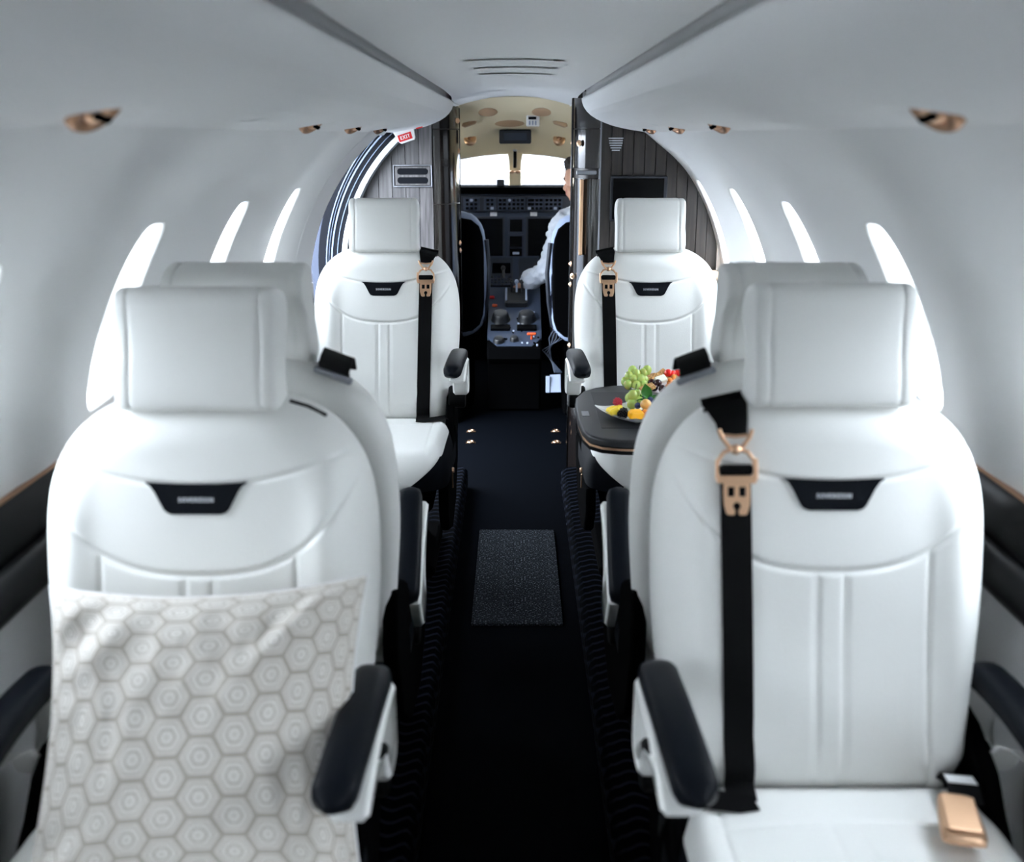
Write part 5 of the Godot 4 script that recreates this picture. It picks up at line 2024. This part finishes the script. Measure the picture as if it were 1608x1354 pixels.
# ---------------------------------------------------------------- pilot
# bones: [a, b, ra, rb, colour index]; smooth union meshed as surface nets
func nets(mb: MB, bones: Array, lo: Vector3, hi: Vector3, cell: float, k: float, cols: Array, nz: FastNoiseLite, amp: Array) -> void:
	var n := Vector3i(((hi - lo) / cell).ceil()) + Vector3i.ONE
	var f := PackedFloat32Array()
	f.resize(n.x * n.y * n.z)
	f.fill(1.0)
	for bo in bones:
		var a: Vector3 = bo[0]
		var b: Vector3 = bo[1]
		var ra: float = bo[2]
		var rb: float = bo[3]
		var pad := maxf(ra, rb) + k * 2.0 + cell * 2.0
		var i0 := Vector3i(((a.min(b) - Vector3.ONE * pad - lo) / cell).floor()).clamp(Vector3i.ZERO, n - Vector3i.ONE)
		var i1 := Vector3i(((a.max(b) + Vector3.ONE * pad - lo) / cell).ceil()).clamp(Vector3i.ZERO, n - Vector3i.ONE)
		var e := b - a
		var l := maxf(e.length_squared(), 1e-9)
		for z in range(i0.z, i1.z + 1):
			for y in range(i0.y, i1.y + 1):
				var row := (z * n.y + y) * n.x
				for x in range(i0.x, i1.x + 1):
					var p := lo + Vector3(x, y, z) * cell
					var t := clampf((p - a).dot(e) / l, 0.0, 1.0)
					var d := p.distance_to(a + e * t) - lerpf(ra, rb, t)
					var o := f[row + x]
					var h := clampf(0.5 + 0.5 * (o - d) / k, 0.0, 1.0)
					f[row + x] = lerpf(o, d, h) - k * h * (1.0 - h)
	var id := PackedInt32Array()
	id.resize(f.size())
	id.fill(-1)
	var steps := [0, 1, n.x, n.x + 1, n.x * n.y, n.x * n.y + 1, n.x * n.y + n.x, n.x * n.y + n.x + 1]
	for z in n.z - 1:
		for y in n.y - 1:
			for x in n.x - 1:
				var c := (z * n.y + y) * n.x + x
				var neg := 0
				for s in 8:
					if f[c + steps[s]] < 0.0:
						neg += 1
				if neg == 0 or neg == 8:
					continue
				var sum := Vector3.ZERO
				var cnt := 0
				for s in 8:
					for bit in [1, 2, 4]:
						if s & bit:
							continue
						var s2: int = s | bit
						var va := f[c + steps[s]]
						var vb := f[c + steps[s2]]
						if (va < 0.0) == (vb < 0.0):
							continue
						var t := va / (va - vb)
						var pa := Vector3(s & 1, (s >> 1) & 1, (s >> 2) & 1)
						var pb := Vector3(s2 & 1, (s2 >> 1) & 1, (s2 >> 2) & 1)
						sum += pa.lerp(pb, t)
						cnt += 1
				var g := Vector3(f[c + 1] - f[c], f[c + n.x] - f[c], f[c + n.x * n.y] - f[c])
				var p := lo + (Vector3(x, y, z) + sum / cnt) * cell
				var nn := g.normalized() if g.length_squared() > 1e-12 else Vector3.UP
				# colour of the nearest bone
				var best := 1e9
				var which := 0
				for bo in bones:
					var e: Vector3 = bo[1] - bo[0]
					var t := clampf((p - bo[0]).dot(e) / maxf(e.length_squared(), 1e-9), 0.0, 1.0)
					var d: float = p.distance_to(bo[0] + e * t) - lerpf(bo[2], bo[3], t)
					if d < best:
						best = d
						which = bo[4]
				if amp[which] > 0.0:
					p += nn * amp[which] * nz.get_noise_3d(p.x, p.y * 1.7, p.z)
				id[c] = mb.vert(p, nn)
				mb.col.append(cols[which])
	var first := mb.ix.size()
	for z in range(1, n.z - 1):
		for y in range(1, n.y - 1):
			for x in range(1, n.x - 1):
				var c := (z * n.y + y) * n.x + x
				var v0 := f[c] < 0.0
				if v0 != (f[c + 1] < 0.0):
					mb.quad(id[c], id[c - n.x], id[c - n.x - n.x * n.y], id[c - n.x * n.y])
				if v0 != (f[c + n.x] < 0.0):
					mb.quad(id[c], id[c - 1], id[c - 1 - n.x * n.y], id[c - n.x * n.y])
				if v0 != (f[c + n.x * n.y] < 0.0):
					mb.quad(id[c], id[c - 1], id[c - 1 - n.x], id[c - n.x])
	# smooth normals from the faces
	var acc := PackedVector3Array()
	acc.resize(mb.v.size())
	for i in range(first, mb.ix.size(), 3):
		var a := mb.ix[i]
		var b := mb.ix[i + 1]
		var c := mb.ix[i + 2]
		var g := (mb.v[c] - mb.v[a]).cross(mb.v[b] - mb.v[a])
		acc[a] += g
		acc[b] += g
		acc[c] += g
	for i in acc.size():
		if acc[i].length_squared() > 1e-16:
			mb.n[i] = acc[i].normalized()


func build_pilot() -> void:
	var P := func(x, h, d): return Vector3(x, h, -d)
	var nz := FastNoiseLite.new()
	nz.seed = 21
	nz.frequency = 14.0
	nz.fractal_octaves = 3
	# 0 shirt, 1 skin, 2 trousers, 3 shoes, 4 lips
	var cols := [Color(0.31, 0.335, 0.375), Color(0.46, 0.25, 0.165), Color(0.012, 0.015, 0.025), Color(0.01, 0.01, 0.01), Color(0.36, 0.13, 0.10)]
	var amp := [0.020, 0.0, 0.006, 0.0, 0.0]
	var mb := MB.new()
	var body := [
		[P.call(0.405, 0.60, 5.53), P.call(0.400, 0.80, 5.50), 0.150, 0.140, 0],
		[P.call(0.400, 0.80, 5.50), P.call(0.385, 1.00, 5.53), 0.140, 0.150, 0],
		[P.call(0.300, 0.60, 5.53), P.call(0.500, 0.60, 5.53), 0.105, 0.105, 2],
		[P.call(0.300, 1.045, 5.56), P.call(0.500, 1.045, 5.50), 0.085, 0.085, 0],
		[P.call(0.385, 1.06, 5.53), P.call(0.375, 1.15, 5.55), 0.075, 0.056, 0],
		[P.call(0.375, 1.13, 5.55), P.call(0.370, 1.22, 5.57), 0.052, 0.050, 1],
		# left arm reaches inboard to the throttles
		[P.call(0.268, 1.052, 5.575), P.call(0.195, 0.80, 5.625), 0.074, 0.060, 0],
		[P.call(0.195, 0.80, 5.625), P.call(0.096, 0.728, 5.76), 0.058, 0.046, 0],
		[P.call(0.106, 0.735, 5.748), P.call(0.094, 0.726, 5.764), 0.051, 0.050, 0],
		[P.call(0.096, 0.728, 5.76), P.call(0.062, 0.690, 5.815), 0.036, 0.028, 1],
		# right arm rests on the far thigh
		[P.call(0.525, 1.045, 5.51), P.call(0.585, 0.80, 5.50), 0.072, 0.058, 0],
		[P.call(0.585, 0.80, 5.50), P.call(0.530, 0.68, 5.72), 0.056, 0.046, 0],
		[P.call(0.530, 0.68, 5.72), P.call(0.515, 0.665, 5.77), 0.034, 0.028, 1],
		[P.call(0.330, 0.60, 5.53), P.call(0.325, 0.615, 5.92), 0.095, 0.070, 2],
		[P.call(0.480, 0.60, 5.53), P.call(0.500, 0.615, 5.92), 0.095, 0.070, 2],
		[P.call(0.325, 0.615, 5.92), P.call(0.325, 0.14, 6.06), 0.066, 0.045, 2],
		[P.call(0.500, 0.615, 5.92), P.call(0.500, 0.14, 6.06), 0.066, 0.045, 2],
		[P.call(0.325, 0.06, 6.04), P.call(0.325, 0.05, 6.18), 0.042, 0.036, 3],
		[P.call(0.500, 0.06, 6.04), P.call(0.500, 0.05, 6.18), 0.042, 0.036, 3],
	]
	nets(mb, body, Vector3(0.0, 0.0, -6.26), Vector3(0.70, 1.28, -5.32), 0.0135, 0.035, cols, nz, amp)
	# head, turned inboard: F is the way the face looks
	var c: Vector3 = P.call(0.372, 1.285, 5.60)
	var F := Vector3(-0.80, -0.10, -0.59).normalized()
	var S := F.cross(Vector3.UP).normalized()
	var U := S.cross(F).normalized()
	var H := func(f, u, s): return c + F * f + U * u + S * s
	var head := [
		[H.call(-0.025, 0.035, 0.0), H.call(0.020, 0.035, 0.0), 0.082, 0.078, 1],
		[H.call(0.030, -0.020, 0.0), H.call(0.045, -0.060, 0.0), 0.062, 0.046, 1],
		[H.call(0.058, -0.085, 0.0), H.call(0.066, -0.090, 0.0), 0.026, 0.020, 1],
		[H.call(0.030, -0.075, -0.035), H.call(0.030, -0.075, 0.035), 0.026, 0.026, 1],
		[H.call(0.088, 0.022, -0.030), H.call(0.088, 0.022, 0.030), 0.012, 0.012, 1],
		[H.call(0.094, 0.012, 0.0), H.call(0.113, -0.026, 0.0), 0.010, 0.014, 1],
		[H.call(0.106, -0.030, -0.012), H.call(0.106, -0.030, 0.012), 0.010, 0.010, 1],
		[H.call(0.090, -0.052, -0.017), H.call(0.090, -0.052, 0.017), 0.010, 0.010, 4],
		[H.call(0.086, -0.061, -0.015), H.call(0.086, -0.061, 0.015), 0.010, 0.010, 4],
		[H.call(0.050, -0.012, -0.048), H.call(0.062, -0.020, -0.036), 0.022, 0.018, 1],
		[H.call(0.050, -0.012, 0.048), H.call(0.062, -0.020, 0.036), 0.022, 0.018, 1],
		[H.call(-0.012, 0.012, -0.080), H.call(-0.010, -0.022, -0.080), 0.013, 0.010, 1],
		[H.call(-0.012, 0.012, 0.080), H.call(-0.010, -0.022, 0.080), 0.013, 0.010, 1],
		[H.call(-0.03, -0.05, 0.0), P.call(0.375, 1.14, 5.555), 0.050, 0.052, 1],
	]
	nets(mb, head, c - Vector3(0.16, 0.20, 0.16), c + Vector3(0.16, 0.15, 0.16), 0.0055, 0.016, cols, nz, amp)
	# left hand: palm, four curled fingers and a thumb over the levers
	var w: Vector3 = P.call(0.060, 0.688, 5.818)
	var A := Vector3(-0.46, -0.34, -0.82).normalized()
	var B := A.cross(Vector3.UP).normalized()
	var C := B.cross(A).normalized()
	var Q := func(a, b, u): return w + A * a + B * b + C * u
	var hand := [[w - A * 0.03, w, 0.027, 0.025, 1], [w, Q.call(0.045, 0.010, 0.0), 0.023, 0.021, 1], [w, Q.call(0.045, -0.018, 0.0), 0.021, 0.019, 1]]
	for i in 4:
		var b: float = [-0.030, -0.011, 0.009, 0.028][i]
		var l: float = [0.80, 0.96, 1.0, 0.92][i]
		var k0: Vector3 = Q.call(0.055, b * 0.85, 0.004)
		var k1: Vector3 = Q.call(0.055 + 0.036 * l, b, 0.000)
		var k2: Vector3 = Q.call(0.055 + 0.050 * l, b, -0.026 * l)
		var k3: Vector3 = Q.call(0.055 + 0.042 * l, b, -0.044 * l)
		hand.append([k0, k1, 0.0100, 0.0092, 1])
		hand.append([k1, k2, 0.0092, 0.0086, 1])
		hand.append([k2, k3, 0.0086, 0.0076, 1])
	hand.append([Q.call(0.010, 0.020, -0.004), Q.call(0.032, 0.040, -0.014), 0.014, 0.0115, 1])
	hand.append([Q.call(0.032, 0.040, -0.014), Q.call(0.056, 0.040, -0.030), 0.0105, 0.0090, 1])
	nets(mb, hand, w - Vector3.ONE * 0.13, w + Vector3.ONE * 0.13, 0.0042, 0.006, cols, nz, amp)
	# right hand, relaxed on the thigh
	w = P.call(0.512, 0.664, 5.778)
	A = Vector3(-0.15, -0.06, -0.98).normalized()
	B = A.cross(Vector3.UP).normalized()
	C = B.cross(A).normalized()
	Q = func(a, b, u): return w + A * a + B * b + C * u
	hand = [[w - A * 0.03, w, 0.027, 0.025, 1], [w, Q.call(0.045, 0.010, 0.0), 0.023, 0.021, 1], [w, Q.call(0.045, -0.018, 0.0), 0.021, 0.019, 1]]
	for i in 4:
		var b: float = [-0.030, -0.011, 0.009, 0.028][i]
		var l: float = [0.92, 1.0, 0.96, 0.80][i]
		hand.append([Q.call(0.055, b * 0.85, 0.004), Q.call(0.055 + 0.040 * l, b, -0.002), 0.0100, 0.0092, 1])
		hand.append([Q.call(0.055 + 0.040 * l, b, -0.002), Q.call(0.055 + 0.066 * l, b, -0.012), 0.0092, 0.0086, 1])
		hand.append([Q.call(0.055 + 0.066 * l, b, -0.012), Q.call(0.055 + 0.080 * l, b, -0.024), 0.0086, 0.0076, 1])
	hand.append([Q.call(0.010, -0.020, -0.004), Q.call(0.034, -0.042, -0.010), 0.014, 0.0115, 1])
	hand.append([Q.call(0.034, -0.042, -0.010), Q.call(0.060, -0.046, -0.018), 0.0105, 0.0090, 1])
	nets(mb, hand, w - Vector3.ONE * 0.14, w + Vector3.ONE * 0.14, 0.0045, 0.006, cols, nz, amp)
	M.person = mat(Color.WHITE, 0.65)
	M.person.vertex_color_use_as_albedo = true
	var t := thing("person", "person in white shirt seated at the controls, arm reaching to the throttles", "person", Vector3.ZERO)
	part("body", mb.mesh(), M.person, t)
	# short dark wavy hair
	var hb := MB.new()
	var hn := FastNoiseLite.new()
	hn.seed = 2
	hn.frequency = 45.0
	var hair := [
		[H.call(-0.035, 0.062, 0.0), H.call(0.020, 0.078, 0.0), 0.080, 0.070, 0],
		[H.call(-0.050, 0.030, -0.025), H.call(-0.050, 0.030, 0.025), 0.076, 0.076, 0],
		[H.call(0.060, 0.104, -0.03), H.call(0.066, 0.100, 0.03), 0.026, 0.026, 0],
		[H.call(-0.060, -0.02, -0.02), H.call(-0.060, -0.03, 0.02), 0.050, 0.050, 0],
		[H.call(0.0, 0.03, -0.075), H.call(0.006, 0.0, -0.078), 0.012, 0.008, 0],
		[H.call(0.0, 0.03, 0.075), H.call(0.006, 0.0, 0.078), 0.012, 0.008, 0],
	]
	nets(hb, hair, c - Vector3(0.18, 0.14, 0.18), c + Vector3(0.18, 0.20, 0.18), 0.0065, 0.018, [Color(0.012, 0.010, 0.010)], hn, [0.012])
	var hm := mat(Color.WHITE, 0.5)
	hm.vertex_color_use_as_albedo = true
	part("hair", hb.mesh(), hm, t)
	for s in [-1.0, 1.0]:
		var e := MB.new()
		e.ball(H.call(0.079, 0.004, s * 0.031), Vector3.ONE * 0.0115, 12, 8)
		part("eye", e.mesh(), M.paint, t)
		e = MB.new()
		e.ball(H.call(0.0878, 0.004, s * 0.031), Vector3.ONE * 0.0052, 10, 6)
		part("iris", e.mesh(), M.black, t)
		e = MB.new()
		e.tube(PackedVector3Array([H.call(0.098, 0.022, s * 0.014), H.call(0.098, 0.028, s * 0.032), H.call(0.086, 0.022, s * 0.050)]), 0.0045, 6)
		part("eyebrow", e.mesh(), M.black, t)
